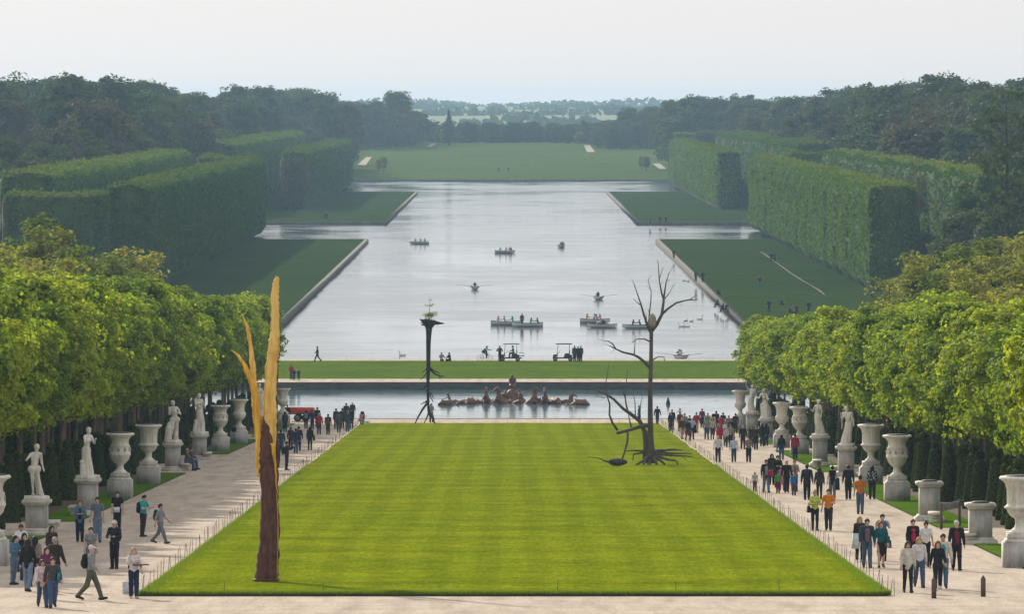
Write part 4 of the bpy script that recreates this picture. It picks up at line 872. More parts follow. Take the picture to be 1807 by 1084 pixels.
def vase(x, y, z, kind, lp, lv, s=1.0):
    r = thing('pedestal', lp, 'pedestal', (x, y, z), scale=s)
    MB().box((0, 0, .47), (1.25, 1.25, .94)).build('lower_block', M_PED, r)
    mb = MB(); mb.box((0, 0, 1.00), (1.12, 1.12, .12), 0, .9); mb.box((0, 0, 1.15), (.94, .94, .20)); mb.build('upper_block', M_STONE, r)
    r = thing('stone_vase', lv, 'vase', (x, y, z + 1.25 * s), rnd.random(), scale=s)
    mb = MB(); mb.box((0, 0, .03), (.74, .74, .058)); mb.lathe([(p[0], p[1] + .06) for p in (PA if kind == 'a' else PB)[:9]], 24); mb.build('foot', M_MARB, r, True)
    pr = {'a': PA, 'b': PB, 'c': PCV}[kind]; q = [(p[0], p[1] + .06) for p in pr[8:]]
    mb = MB(); mb.lathe(q + [(.55, 1.98), (0, 1.95)], 64 if kind == 'a' else 40, flute=.022 if kind == 'a' else 0, nf=16, fz=(1.07, 1.63)); mb.build('bowl', M_MARB, r, kind != 'a')
    if kind == 'b':
        mb = MB()
        for k_ in range(10):
            a = k_ * .628; mb.add(fib(24) * .075 * np.array([.5, 1.0, 1.3]) @ np.array([[math.cos(a), math.sin(a), 0], [-math.sin(a), math.cos(a), 0], [0, 0, 1]]) + np.array([.53 * math.cos(a), .53 * math.sin(a), 1.22]), (), [(i, (i + 3) % 24, (i + 5) % 24) for i in range(24)] + [(i, (i + 5) % 24, (i + 8) % 24) for i in range(24)])
        mb.build('relief_band', M_MARB, r, True)
    MB().lathe([(.60, 2.058), (.58, 2.085), (.2, 2.12), (0, 2.13)], 24).build('lead_cover', M_LEAD, r, True)
    return r
def statue(x, y, z, pose, sex, drape, label, rz=0.0, s=1.28, extra=()):
    J = skel(pose, sex); P = body_prims(J, sex); H = J['head']
    P += [(H + J['hup'] * .03 - J['hfw'] * .02, H + J['hup'] * .05 - J['hfw'] * .03, .095, .10, None), (H + J['hup'] * .05 - J['hfw'] * .09, H - J['hfw'] * .11, .05, .045, None)]
    mid = (J['knl'] + J['knr']) / 2; ft = (J['anl'] + J['anr']) / 2
    if drape in ('skirt', 'robe'):
        for i in range(9):                       # folds of the drapery
            a = i * 2 * PI / 9; d = np.array([math.cos(a) * .10, math.sin(a) * .07, 0]); P.append((J['pel'] + d + np.array([0, 0, .04]), ft + d * 2.0 + np.array([0, 0, -.05]), .055, .06 + .02 * (i % 2), None, .02))
        P.append((J['pel'] - np.array([0, 0, .02]), mid, .16, .15, (1, .8, 1)))
    if drape == 'robe':
        for c in 'lr': P.append((J['sh' + c], J['waist'] + np.array([0, -.06, 0]), .07, .09, None))
        P.append((J['shl'] + np.array([0, .06, 0]), J['pel'] + np.array([.08, .1, -.35]), .08, .10, None))
    if drape == 'loin': P += [(J['hpr'] - np.array([.03, 0, 0]), J['hpl'] + np.array([.03, 0, 0]), .125, .125, (1, .95, 1)), (J['shr'], J['pel'] + np.array([.12, .06, 0]), .045, .07, None), (J['hpl'], J['anl'] + np.array([.08, .1, .1]), .08, .07, None)]
    sx = -1 if extra and extra[0] == 'l' else 1
    P += [((sx * .16, .14, -.02), (sx * .12, .12, .62), .12, .09, None), ((sx * .2, .02, .0), (sx * .14, .08, .34), .08, .07, None)]     # stump behind the leg
    if 'child' in extra: P += [((-sx * .26, -.02, .02), (-sx * .24, 0, .34), .09, .085, None), ((-sx * .24, 0, .46), (-sx * .24, 0, .5), .07, .07, None), ((-sx * .24, 0, .34), (-sx * .1, -.06, .42), .035, .03, None)]
    if 'block' in extra: P += [((-sx * .26, 0, 0), (-sx * .26, .02, .55), .12, .13, (1, 1.2, 1)), ((-sx * .26, 0, .7), (-sx * .2, -.02, .78), .1, .08, None)]
    if 'staff' in extra: P.append((J['wrr'] + np.array([0, 0, .25]), J['wrr'] - np.array([0, 0, .5]), .025, .025, None))
    if 'wing' in extra: P += [(J['chest'] + np.array([s_ * .1, .1, 0]), J['chest'] + np.array([s_ * .28, .18, .2]), .06, .05, (1, .6, 1)) for s_ in (-1, 1)]
    fig = blend_mesh('figure', P, .026, .03, .006, len(label))
    co = np.zeros(len(fig.vertices) * 3, np.float32); fig.vertices.foreach_get('co', co); co = co.reshape(-1, 3); ph = len(label) * .7
    co[:, 0] += (.055 * np.sin(co[:, 2] * 3.2 + ph) - .055 * math.sin(ph)) ; co[:, 1] += .03 * np.sin(co[:, 2] * 2.4 + ph) - .03 * math.sin(ph); fig.vertices.foreach_set('co', co.ravel()); fig.update()
    r = thing('statue', label, 'statue', (x, y, z), rz, scale=s); link('figure', fig, M_MARB, r, (0, 0, .12))
    MB().box((0, 0, .055), (.72, .6, .15), 0, .93).build('plinth', M_MARB, r)
    return r
for (px, py, ptop, pose, sex, dr, rz, ex, lp, lb, stop) in (
    (65, 945, 882, 'c_a', 'm', 'loin', .5, ('r',), 'marble pedestal under the nearest statue on the left', 'white statue of a figure holding up one hand, nearest on the left', 785),
    (155, 912, 845, 'c_b', 'f', 'skirt', .7, ('r', 'child'), 'marble pedestal under the bowed draped statue with a child, left row', 'white draped statue leaning forward with a small child, second on the left', 755),
    (305, 832, 782, 'c_c', 'm', 'loin', .3, ('r', 'block'), 'marble pedestal beside the seated couple, left row', 'white statue with folded arms beside a stump, behind the seated couple', 708),
    (352, 812, 767, 'c_b', 'f', 'robe', .4, ('r', 'child'), 'marble pedestal behind the stone block bench, left row', 'white robed statue with a child at its knee, fourth on the left', 695),
    (459, 772, 733, 'c_f', 'f', 'skirt', .2, ('r',), 'marble pedestal half hidden by the gilded trunk', 'white statue with a raised arm behind the gilded trunk', 678),
    (1327, 768, 729, 'c_f', 'f', 'robe', -.3, ('l',), 'marble pedestal under the robed statue farthest on the right', 'white robed statue raising one hand, farthest on the right', 680),
    (1353, 780, 740, 'c_e', 'm', 'skirt', -.4, ('r', 'block'), 'marble pedestal under the stooping statue on the right', 'white statue stooping over a block, second farthest on the right', 685),
    (1447, 824, 770, 'c_d', 'f', 'skirt', -.5, ('l',), 'marble pedestal with a stone bench before it, right row', 'white slender statue looking down, between the vases on the right', 706),
    (1493, 842, 788, 'c_d', 'm', 'robe', -.3, ('l', 'staff'), 'marble pedestal under the cloaked statue nearest on the right', 'white cloaked statue leaning on a staff, nearest on the right', 718)):
    x, y, z = on_ground(px, py); h = (py - ptop) * y / F; pedestal(x, y, z, h, lp)
    statue(x, y, z + h, pose, sex, dr, lb, rz, (ptop - stop) * y / F / 1.86, ex)
for (px, py, kind, word, s) in (
    (212, 880, 'b', 'round stone vase nearest on the left row', 1.0), (262, 856, 'a', 'fluted stone vase beside the round one on the left row', 1.0), (389, 797, 'b', 'round stone vase left of the black notice on the left row', .97), (422, 784, 'c', 'slender stone vase right behind the black notice on the left row', 1.0),
    (499, 753, 'c', 'stone vase farthest on the left row, behind the red branches', 1.0), (1306, 760, 'c', 'slender stone vase farthest on the right row', 1.0), (1380, 791, 'c', 'stone vase behind the woman with the blue bag, right row', .98), (1411, 803, 'b', 'stone vase with a carved band behind the red jacket, right row', .98),
    (1537, 856, 'a', 'fluted stone vase behind the dotted blouse, right row', 1.0), (1583, 886, 'b', 'big round stone vase beside the empty pedestal, right row', 1.0), (1800, 1003, 'a', 'stone vase cut by the right edge of the picture', 1.0), (-16, 1000, 'b', 'stone vase cut by the left edge of the picture', 1.0)):
    x, y, z = on_ground(px, py); vase(x, y, z, kind, 'stepped pedestal of the ' + word.replace('stone ', ''), word, s)
for (px, py, pt, lb) in ((1640, 921, 850, 'empty marble pedestal with a lead plate beside the wooden gate'), (1730, 962, 888, 'empty marble pedestal with a lead plate nearest the right edge')):
    x, y, z = on_ground(px, py); pedestal(x, y, z, (py - pt) * y / F, lb, True)
def bench(px, py, rz, label, solid=False):
    x, y, z = on_ground(px, py); r = thing('stone_bench', label, 'bench', (x, y, z), rz)
    MB().box((0, 0, .44), (.55, 1.5, .10)).build('seat', M_STONE, r)
    for s in (-1, 1):
        mb = MB(); mb.box((0, s * .5, .30), (.44, .16, .18), 0, 1.15); mb.box((0, s * .5, .13), (.30, .14, .16)); mb.box((0, s * .5, .03), (.44, .18, .06)); mb.build('leg', M_STONE, r)
for a in ((94, 940, 0, 'stone bench beside the nearest left pedestal'), (327, 832, 0, 'stone bench carrying the seated couple'), (366, 812, 0, 'empty stone bench before the robed statue on the left'), (1442, 826, 0, 'stone bench before the slender statue on the right'), (1474, 838, 0, 'stone bench beside the cloaked statue on the right'),
          (1650, 924, 0, 'stone bench between the empty pedestal and the wooden gate'), (1709, 962, 0, 'stone bench behind the white haired man'), (132, 912, 0, 'stone bench behind the couple in denim')): bench(*a)

# ------------------------------------------------------------------ yew topiary under the trees
M_YEW = leaf_mat('yew', (.04, .07, .014), (.085, .11, .022), .3, (1.5, 1.4, .6)); M_YEW_IN = mat('yew_inside', (.03, .05, .012), (.018, .03, .009), 6, .95)
def topiary_mesh(prof, name):
    mb = MB(); prof = np.array(prof); mb.lathe(prof, 18); core = mb.mesh('core', True)
    seg = np.linalg.norm(np.diff(prof, axis=0), axis=1); area = seg * (prof[1:, 0] + prof[:-1, 0]) / 2; n = 3200; k_ = R.choice(len(seg), n, p=area / area.sum()); t = R.random(n); q = prof[k_] * (1 - t)[:, None] + prof[k_ + 1] * t[:, None]
    a = R.random(n) * 2 * PI; nr = np.stack([prof[k_ + 1, 1] - prof[k_, 1], -(prof[k_ + 1, 0] - prof[k_, 0])], 1); nr /= np.linalg.norm(nr, axis=1)[:, None] + 1e-9; q = q + nr * .012
    v, f = leaf_quads(np.stack([q[:, 0] * np.cos(a), q[:, 0] * np.sin(a), q[:, 1]], 1), np.stack([nr[:, 0] * np.cos(a), nr[:, 0] * np.sin(a), nr[:, 1]], 1), .07, jit=.5); return core, mesh_np('leaves', v, f)
TOP = [topiary_mesh([(.50, 0), (.52, .1), (.26, 2.35), (.10, 2.45), (.05, 2.5), (.17, 2.56), (.21, 2.7), (.15, 2.84), (0, 2.9)], 'a'), topiary_mesh([(.35, 0), (.52, .25), (.52, .6), (.36, 1.0), (.1, 1.2), (.06, 1.3), (.42, 1.42), (.36, 1.58), (.08, 1.7), (.06, 1.8), (.30, 1.9), (.30, 2.2), (.1, 2.4), (0, 2.42)], 'b'), topiary_mesh([(.4, 0), (.58, .3), (.6, .7), (.42, 1.15), (.12, 1.32), (.06, 1.45), (.25, 1.6), (.24, 1.8), (0, 1.95)], 'c')]
for sg, side, x0, d0 in ((1, 'right', 21.9, 262), (-1, 'left', -22.4, 268)):
    d = d0; i = 0
    while d < 595:
        kk = (0, 1, 0, 2, 0, 1)[i % 6]; cw = ('pointed', 'tiered', 'pear shaped')[kk]
        r = thing('topiary_yew', '%s clipped dark yew under the maples beside the %s path' % (cw, side), 'topiary', (x0 + rnd.uniform(-.3, .3) + (.9 * sg if kk else 0), d, float(gz(d))), rnd.random() * 6, 'clipped %s yews beside the %s path' % (cw, side), rnd.uniform(.92, 1.1))
        link('core', TOP[kk][0], M_YEW_IN, r); link('foliage', TOP[kk][1], M_YEW, r); d += rnd.uniform(2.9, 3.9) if sg > 0 else rnd.uniform(4.2, 5.4); i += 1

# ------------------------------------------------------------------ stakes with wire round the lawn
M_IRON = mat('iron_stake', (.05, .042, .036), (.03, .026, .024), 8, .8)
stake_me = MB().tube([(0, 0, -.05), (0, 0, .25), (0, 0, .52)], [.010, .009, .008], 6).mesh('stake')
def fence(name_label, pts):
    r = thing('stake_fence', name_label, 'fence', pts[0]); o0 = np.array(pts[0])
    for p in pts:
        q = np.array(p) - o0; s = link('stake', stake_me, M_IRON, r, q); s.rotation_euler = (rnd.gauss(0, .06), rnd.gauss(0, .06), 0); s.scale = (1, 1, rnd.uniform(.85, 1.12))
    MB().tube(np.array(pts) - o0 + np.array([0, 0, .42]), .003, 4).build('wire', M_IRON, r)
def edge_pts(fx, d0, d1, st): return [(float(fx(d)) + rnd.uniform(-.05, .05), d, float(gz(d))) for d in np.arange(d0, d1, st)]
fence('thin iron stakes along the left edge of the lawn', edge_pts(lambda D: LE(D) - .25, 218.5, 598, 2.6)); fence('thin iron stakes along the right edge of the lawn', edge_pts(lambda D: RE(D) + .25, 217.5, 598, 2.3))
fence('sparse iron stakes along the near edge of the lawn', [(x, 217.6, float(gz(217.6))) for x in (-11.7, -9.3, -6.1, 1.45, 5.3, 8.65, 11.9)])
fence('sparse iron stakes along the far edge of the lawn', [(x, 598.3, float(gz(598.3))) for x in (-12.6, -8, -4.8, -.4, 2.6, 6, 9.5)])
fence('sparse iron stakes along the head of the canal', [(x, 746.0, G1) for x in np.arange(-21, 24, 2.7)])

# ------------------------------------------------------------------ bollards, notices, gate
M_WOODP = mat('weathered_wood', (.14, .10, .075), (.08, .06, .045), 5, .9, .4, .02, 'Object', (1, 1, .2))
for px, py, lb in ((1648, 1058, 'grey wooden bollard in front of the walking group'), (1735, 1055, 'grey wooden bollard standing alone near the right corner')):
    x, y, z = on_ground(px, py); r = thing('bollard', lb, 'bollard', (x, y, z)); MB().box((0, 0, .29), (.15, .15, .6)).build('post', M_WOODP, r); MB().box((0, 0, .645), (.15, .15, .11), 0, .25).build('pointed_top', M_WOODP, r)
x, y, z = on_ground(1661, 936); r = thing('wooden_gate', 'wooden two post barrier with a grey board beside the empty pedestal', 'gate', (x, y, z))
for dx, dy in ((0, 0), (.95, 2.6)): MB().box((dx, dy, .58), (.11, .11, 1.16)).build('post', M_WOODP, r)
mb = MB(); mb.box((.475, 1.3, .95), (2.77, .04, .30), math.atan2(2.6, .95)); mb.build('board', mat('grey_board', (.20, .22, .22), (.14, .15, .15), 4, .8), r)
x, y, z = on_ground(413, 786); r = thing('notice_board', 'small black notice on a post before the slender left vase', 'sign', (x, y, z)); MB().box((0, 0, .55), (.05, .05, 1.1)).build('post', M_IRON, r); MB().box((0, -.03, 1.15), (.34, .03, .38)).build('board', cloth(BLK), r)
x, y, z = on_ground(1752, 900); r = thing('information_panel', 'tall grey green information panel under the right maples', 'sign', (x, y, z))
for dx in (-.17, .17): MB().box((dx, 0, .8), (.04, .04, 1.6)).build('post', M_IRON, r)
b_ = MB().box((0, -.03, 1.15), (.40, .02, 1.0)).build('panel', mat('panel_green', (.20, .27, .23), (.17, .23, .20), 3, .5), r)
for i in range(7): MB().box((.03, -.043, 1.52 - i * .085), (.20 - .05 * (i % 3), .004, .028)).build('text_line', cloth((.55, .58, .55)), b_)

# ------------------------------------------------------------------ the three bare trunks on the lawn
M_GOLD = mat('gilding', (.90, .56, .06), (.55, .27, .025), 5, .38, .6, .04, 'Object', (2, 2, .22), metallic=.3); M_PALEGOLD = mat('pale_gilding', (.88, .62, .19), (.64, .36, .06), 4, .42, .6, .04, 'Object', (2, 2, .22), metallic=.2)
M_BRONZE = mat('brown_bronze_bark', (.155, .06, .042), (.07, .03, .022), 9, .75, .9, .04, 'Object', (1, 1, .3)); M_DKBRONZE = mat('black_bronze', (.022, .022, .024), (.014, .014, .015), 5, .7, .6, .03, 'Object', (1, 1, .3)); M_GBRONZE = mat('grey_bronze_bark', (.135, .11, .088), (.07, .058, .05), 6, .85, .8, .03, 'Object', (1, 1, .25))
M_BOULDER = mat('boulder', (.36, .33, .28), (.22, .21, .19), 4, .9, .6, .05)
def outline_tube(mb, rows, D, x0, y0, depth=.8, seg=18, sub=5, wob=.035, dy=0.0):
    """rows: (left px, right px, y px) of a limb, turned into a rounded limb in metres about (x0, y0)"""
    m = D / F; L, Rr, Y = (np.array([r[i] for r in rows], float) for i in range(3)); t = np.linspace(0, len(rows) - 1, (len(rows) - 1) * sub + 1); idx = np.arange(len(rows))
    L, Rr, Y = (np.interp(t, idx, q) for q in (L, Rr, Y)); cx = ((L + Rr) / 2 - x0) * m; hw = np.maximum((Rr - L) / 2 * m, .012) * (1 + .045 * R.normal(size=len(t))); cx = cx + .008 * R.normal(size=len(t)); cz = (y0 - Y) * m
    th_ = np.arange(seg) * 2 * PI / seg; w = 1 + wob * R.normal(size=(len(t), seg)); ring = np.stack([cx[:, None] + hw[:, None] * w * np.cos(th_), dy + hw[:, None] * depth * w * np.sin(th_), np.repeat(cz[:, None], seg, 1)], -1)
    k_ = len(t); i = np.arange(k_ - 1)[:, None] * seg + np.arange(seg)[None]; j = np.arange(k_ - 1)[:, None] * seg + (np.arange(seg)[None] + 1) % seg
    v = np.vstack([ring.reshape(-1, 3), [[cx[-1], dy, cz[-1]]], [[cx[0], dy, cz[0]]]]); tri = [((k_ - 1) * seg + g, (k_ - 1) * seg + (g + 1) % seg, k_ * seg) for g in range(seg)] + [((g + 1) % seg, g, k_ * seg + 1) for g in range(seg)]
    return mb.add(v, np.stack([i, i + seg, j + seg, j], -1).reshape(-1, 4)[:, ::-1], tri)
x, y, z = on_ground(470, 1032); r = thing('split_tree_sculpture', 'tall split dark trunk with gilded inner wood and branches on the lawn', 'sculpture', (x, y, z + .08)); D0 = y
mb = MB(); outline_tube(mb, [(446, 492, 1036), (449, 492, 1028), (452, 492, 1005), (457, 493, 976), (460, 494, 920), (460, 491, 864), (456, 489, 835), (456, 487, 812), (459, 484, 785), (462, 479, 760), (464, 475, 745), (467, 471, 733)], D0, 470, 1036, .85, 20, dy=-.03); mb.build('trunk', M_BRONZE, r, True)
mb = MB(); outline_tube(mb, [(461, 486, 800), (463, 488, 770), (464, 489, 740), (464, 489, 725), (466, 487.5, 690), (468.6, 488.6, 655), (471, 491, 637), (473, 494, 620), (476, 494, 600), (478, 493, 585), (477.4, 492.5, 550), (478, 492, 530), (480, 492.3, 515), (483, 492.5, 503), (487, 491.5, 496)], D0, 470, 1036, .7, 18, wob=.04); mb.build('gilded_limb', M_PALEGOLD, r, True)
mb = MB(); outline_tube(mb, [(453, 470, 850), (451, 468, 820), (450, 464, 780), (446, 461, 745), (445, 458, 715), (441, 455, 690), (434, 446, 672), (428, 437, 655), (417, 423, 635), (409, 413, 640 - 12), (404, 405, 626.5)], D0, 470, 1036, .75, 14); mb.build('gilded_limb', M_GOLD, r, True)
mb = MB(); outline_tube(mb, [(444, 458, 725), (444, 454, 700), (442, 452, 675), (440, 451, 655), (439, 446, 620), (432.5, 439.5, 585), (428.5, 432.5, 572), (426, 427, 562)], D0, 470, 1036, .75, 14, dy=.05); mb.build('gilded_limb', M_PALEGOLD, r, True)
mb = MB(); outline_tube(mb, [(488.5, 489.6, 1030), (490.2, 491.4, 975), (490.8, 492, 920), (487.5, 489.2, 864), (482.5, 487.5, 820), (478, 486.5, 790)], D0, 470, 1036, .8, 8, dy=-.30); mb.build('gilded_seam', M_GOLD, r, True)
mb = MB(); outline_tube(mb, [(486, 492, 860), (486, 491, 800), (486.5, 490.5, 740), (487, 490, 690), (489, 491, 650), (492, 494.5, 620), (491.5, 493.5, 590)], D0, 470, 1036, 1.2, 8, dy=.12); mb.build('bark_edge', M_BRONZE, r, True)

def zoomed(pts, ox, oy, sc, D, x0, y0, yy=None):
    m = D / F; g = yy or [0] * len(pts); return [((ox + p[0] / sc - x0) * m, g[i], (y0 - (oy + p[1] / sc)) * m) for i, p in enumerate(pts)]
x, y, z = on_ground(758, 749.5); D1 = y; r = thing('upturned_tree_sculpture', 'black upside down trunk standing on its branches with a sapling on top', 'sculpture', (x, y, z + .06)); Z = lambda p, yy=None: zoomed(p, 640, 510, 4.17, D1, 758, 749.5, yy)
mb = MB(); mb.tube(Z([(487, 270), (487, 330), (484, 400), (484, 480), (484, 580), (480, 700), (481, 780), (482, 850), (487, 930)]), [.33, .25, .215, .20, .19, .145, .125, .115, .10], 14, .04); mb.build('trunk', M_DKBRONZE, r, True)
mb = MB(); mb.tube(Z([(487, 300), (489, 270), (492, 240), (494, 232)]), [.26, .42, .70, .55], 18, .10)
for a, b_ in (((500, 250), (600, 260)), ((480, 250), (420, 228)), ((480, 255), (432, 270)), ((515, 255), (560, 248))): mb.tube(Z([a, ((a[0] + b_[0]) / 2, (a[1] + b_[1]) / 2 + 3), b_]), [.26, .15, .04], 8, .1)
for k_ in range(9): aa = k_ * .7; q = np.array(Z([(490, 250)])[0]); mb.tube([q, q + np.array([math.cos(aa) * .5, math.sin(aa) * .5, .05]), q + np.array([math.cos(aa) * .8, math.sin(aa) * .8, rnd.uniform(-.1, .12)])], [.2, .12, .03], 7, .1)
mb.build('root_plate', M_DKBRONZE, r, True)
for pts, rr in (([(490, 580), (520, 605), (568, 628)], .06), ([(490, 590), (530, 630), (570, 648), (597, 650)], .07), ([(565, 640), (570, 672)], .04), ([(478, 585), (455, 605), (435, 622)], .05), ([(475, 610), (450, 650), (426, 674)], .05), ([(478, 710), (450, 735), (428, 752)], .06), ([(470, 715), (430, 735), (404, 740)], .04), ([(475, 740), (458, 765)], .04), ([(490, 765), (510, 785), (523, 815)], .05), ([(492, 780), (505, 810), (520, 840)], .05), ([(478, 825), (450, 845), (428, 856)], .05),
                ([(478, 840), (440, 895), (405, 955), (384, 1000)], .085), ([(485, 920), (470, 960), (450, 998)], .06), ([(488, 920), (498, 950), (500, 990)], .07), ([(490, 920), (515, 960), (534, 1003)], .075), ([(492, 915), (520, 940), (528, 975)], .04)):
    yy = [0] + [rnd.uniform(-.35, .35) * (i + 1) / len(pts) for i in range(len(pts) - 1)]; MB().tube(Z(pts, yy), np.linspace(rr * 1.35, rr * .6, len(pts)), 8, .06).build('branch', M_DKBRONZE, r, True)
s_ = MB().tube(Z([(494, 240), (493, 150), (494, 60)]), [.035, .022, .008], 6).build('sapling', M_BARK, r)
P = np.vstack([np.array(Z([(xx, yy)])[0]) + R.normal(size=(n, 3)) * np.array([sp, sp, .09]) for xx, yy, n, sp in ((495, 195, 150, .28), (512, 188, 60, .2), (482, 205, 60, .2), (494, 125, 46, .26), (494, 90, 14, .1), (488, 222, 40, .2))])
v, t = leaf_quads(P, np.tile([0, 0, 1.], (len(P), 1)), .10); link('sapling_leaves', mesh_np('sapling_leaves', v, t), M_YOUNG, s_)

x, y, z = on_ground(1146, 823); D2 = y; r = thing('bare_tree_sculpture', 'tall bare grey tree with spreading roots and a boulder held in its fork', 'sculpture', (x, y, z + .07)); Z = lambda p, yy=None: zoomed(p, 1020, 450, 2.708, D2, 1146, 823, yy)
mb = MB(); mb.tube(Z([(345, 1000), (347, 950), (347, 900), (346, 800), (345, 650), (349, 500), (350, 420), (350, 365)]), [.42, .27, .20, .165, .145, .125, .115, .13], 14, .03); mb.build('trunk', M_GBRONZE, r, True)
def br(pts, r0, r1, yy=None, par=None, nm='branch'):
    yy = yy if yy is not None else [0] + [rnd.uniform(-.5, .5) * (i + 1) / len(pts) for i in range(len(pts) - 1)]
    return MB().tube(Z(pts, yy), np.linspace(r0, r1, len(pts)), 8, .05).build(nm, M_GBRONZE, par or r, True)
for pts, a, b_ in (([(350, 370), (375, 340), (400, 290), (410, 220), (400, 190), (388, 130), (383, 40)], .13, .02), ([(408, 225), (413, 190), (420, 140), (436, 90)], .07, .02), ([(415, 215), (435, 190), (453, 158)], .035, .012), ([(388, 120), (397, 95), (408, 62)], .03, .01), ([(400, 290), (430, 262), (470, 235), (520, 222), (570, 220)], .085, .025), ([(538, 218), (555, 205), (572, 199)], .03, .012),
                   ([(348, 375), (330, 340), (315, 290), (300, 240), (280, 180), (264, 135)], .10, .015), ([(298, 245), (280, 230), (264, 214)], .03, .012), ([(335, 345), (340, 290), (348, 230), (350, 180), (338, 140), (335, 120)], .05, .012), ([(328, 330), (325, 280)], .03, .012), ([(342, 300), (336, 265)], .025, .012), ([(325, 320), (308, 290)], .02, .01),
                   ([(342, 545), (320, 520), (290, 495), (265, 483), (215, 472), (180, 455), (150, 440)], .11, .03), ([(180, 455), (165, 430), (145, 418), (122, 418)], .05, .02), ([(268, 485), (272, 440), (273, 392)], .04, .012), ([(342, 420), (320, 408), (285, 408), (258, 424)], .05, .02), ([(355, 510), (370, 500), (385, 492), (410, 494), (413, 510)], .045, .018), ([(343, 540), (350, 520)], .05, .03)): br(pts, a, b_)
_g = random.Random(4)
for bx, by, ang in ((264, 135, -100), (270, 160, -60), (335, 125, -80), (345, 170, -120), (383, 45, -85), (386, 100, -120), (392, 150, -60), (436, 92, -70), (425, 130, -40), (453, 158, -60), (560, 220, 10), (520, 222, -40), (480, 232, 30), (122, 418, 190), (150, 440, 200), (180, 455, 150), (273, 395, -80), (145, 545, -90), (134, 630, -110), (85, 650, 200), (235, 572, -80), (263, 652, -100), (318, 652, -60), (410, 494, 60)):
    a = math.radians(ang + _g.uniform(-25, 25)); L = _g.uniform(18, 36); m1 = (bx + math.cos(a) * L * .5 + _g.uniform(-3, 3), by + math.sin(a) * L * .5); e = (bx + math.cos(a) * L, by + math.sin(a) * L); br([(bx, by), m1, e], .016, .006, nm='twig')
# leaning second stem with its arm
for pts, a, b_, yy in (([(322, 985), (325, 920), (318, 850), (295, 800), (250, 765), (215, 740), (170, 695), (125, 665), (85, 650)], .19, .04, [0, .1, .2, .1, 0, -.2, -.3, -.4, -.5]), ([(345, 830), (325, 820), (290, 828), (240, 845), (185, 858)], .14, .09, None), ([(190, 845), (165, 810), (150, 770), (152, 720), (135, 670), (132, 620), (145, 545)], .085, .014, None), ([(85, 650), (95, 680), (70, 690)], .03, .014, None), ([(240, 760), (230, 720), (225, 680), (232, 600), (235, 570)], .06, .014, None), ([(225, 690), (210, 640), (198, 605)], .03, .012, None), ([(275, 785), (272, 710), (263, 650)], .04, .012, None), ([(295, 795), (300, 710), (318, 650)], .03, .01, None), ([(128, 690), (95, 683)], .03, .01, None), ([(238, 855), (235, 900), (222, 950), (208, 990)], .075, .055, None), ([(255, 830), (245, 790), (238, 740)], .05, .02, None)): br(pts, a, b_, yy, nm='stem' if a > .18 else 'branch')
for pts, a, b_, dy in (([(340, 970), (310, 990), (275, 1008)], .16, .05, -.6), ([(345, 975), (340, 1000), (335, 1012)], .2, .08, -.9), ([(350, 970), (370, 990), (378, 1008)], .18, .06, -.8), ([(352, 965), (390, 985), (415, 1005)], .15, .05, -.5), ([(355, 960), (430, 985), (470, 990), (478, 1012)], .10, .03, -.3), ([(355, 945), (430, 940), (500, 942)], .11, .03, .6), ([(355, 950), (450, 955), (545, 957)], .10, .025, .3), ([(360, 955), (450, 965), (545, 970)], .10, .03, 0.0), ([(500, 968), (520, 990)], .03, .015, .0), ([(335, 945), (280, 942), (225, 945)], .09, .03, .5), ([(320, 950), (265, 960), (262, 990)], .07, .03, 0.2), ([(400, 950), (440, 935), (470, 935)], .05, .02, .7), ([(335, 965), (318, 985), (312, 1010)], .16, .06, -1.0)):
    br(pts, a, b_, [0] + [dy * (i + 1) / (len(pts) - 1) for i in range(len(pts) - 1)], nm='root')
def rock(name, c, rad, m, label, cat, seed):
    v = fib(420); w = 1 + .10 * wave(v[:, 0] * 3 + seed, v[:, 1] * 3 + v[:, 2] * 2.2, seed) + .04 * wave(v[:, 0] * 9, v[:, 2] * 8, seed); v = v * w[:, None] * np.array(rad)
    import bmesh
    bm = bmesh.new(); [bm.verts.new(q) for q in v]; bmesh.ops.convex_hull(bm, input=bm.verts); me = bpy.data.meshes.new(name); bm.to_mesh(me); bm.free(); me.polygons.foreach_set('use_smooth', [True] * len(me.polygons))
    return tag(link(name, me, m, None, c), label, cat)
q = Z([(354, 325)])[0]; rock('boulder', (x + q[0], y - .05, z + .12 + q[2]), (.27, .30, .47), M_BOULDER, 'pale upright boulder wedged in the fork of the bare tree', 'boulder', 1)
X1 = on_ground(1090, 826); rock('boulder', (X1[0], X1[1], X1[2] + .35), (.58, .45, .24), mat('dark_rock', (.07, .065, .06), (.035, .033, .03), 4, .9, .7, .05), 'low dark boulder on the lawn left of the bare tree', 'boulder', 2)
mb = MB(); m_ = X1[1] / F
mb.tube([((p[0] - 190) / 2.708 * m_, 0, -(p[1] - 1015) / 2.708 * m_ + .15) for p in ((165, 1008), (130, 1005), (100, 992), (48, 985))], [.05, .04, .03, .015], 7); mb.tube([((p[0] - 190) / 2.708 * m_, -.2, -(p[1] - 1015) / 2.708 * m_ + .15) for p in ((160, 1012), (125, 1005), (112, 995))], [.05, .04, .015], 7)
tag(mb.build('fallen_branch', M_GBRONZE, None, loc=(X1[0], X1[1], X1[2] + .14)), 'fallen dead branch beside the low dark boulder', 'branch')

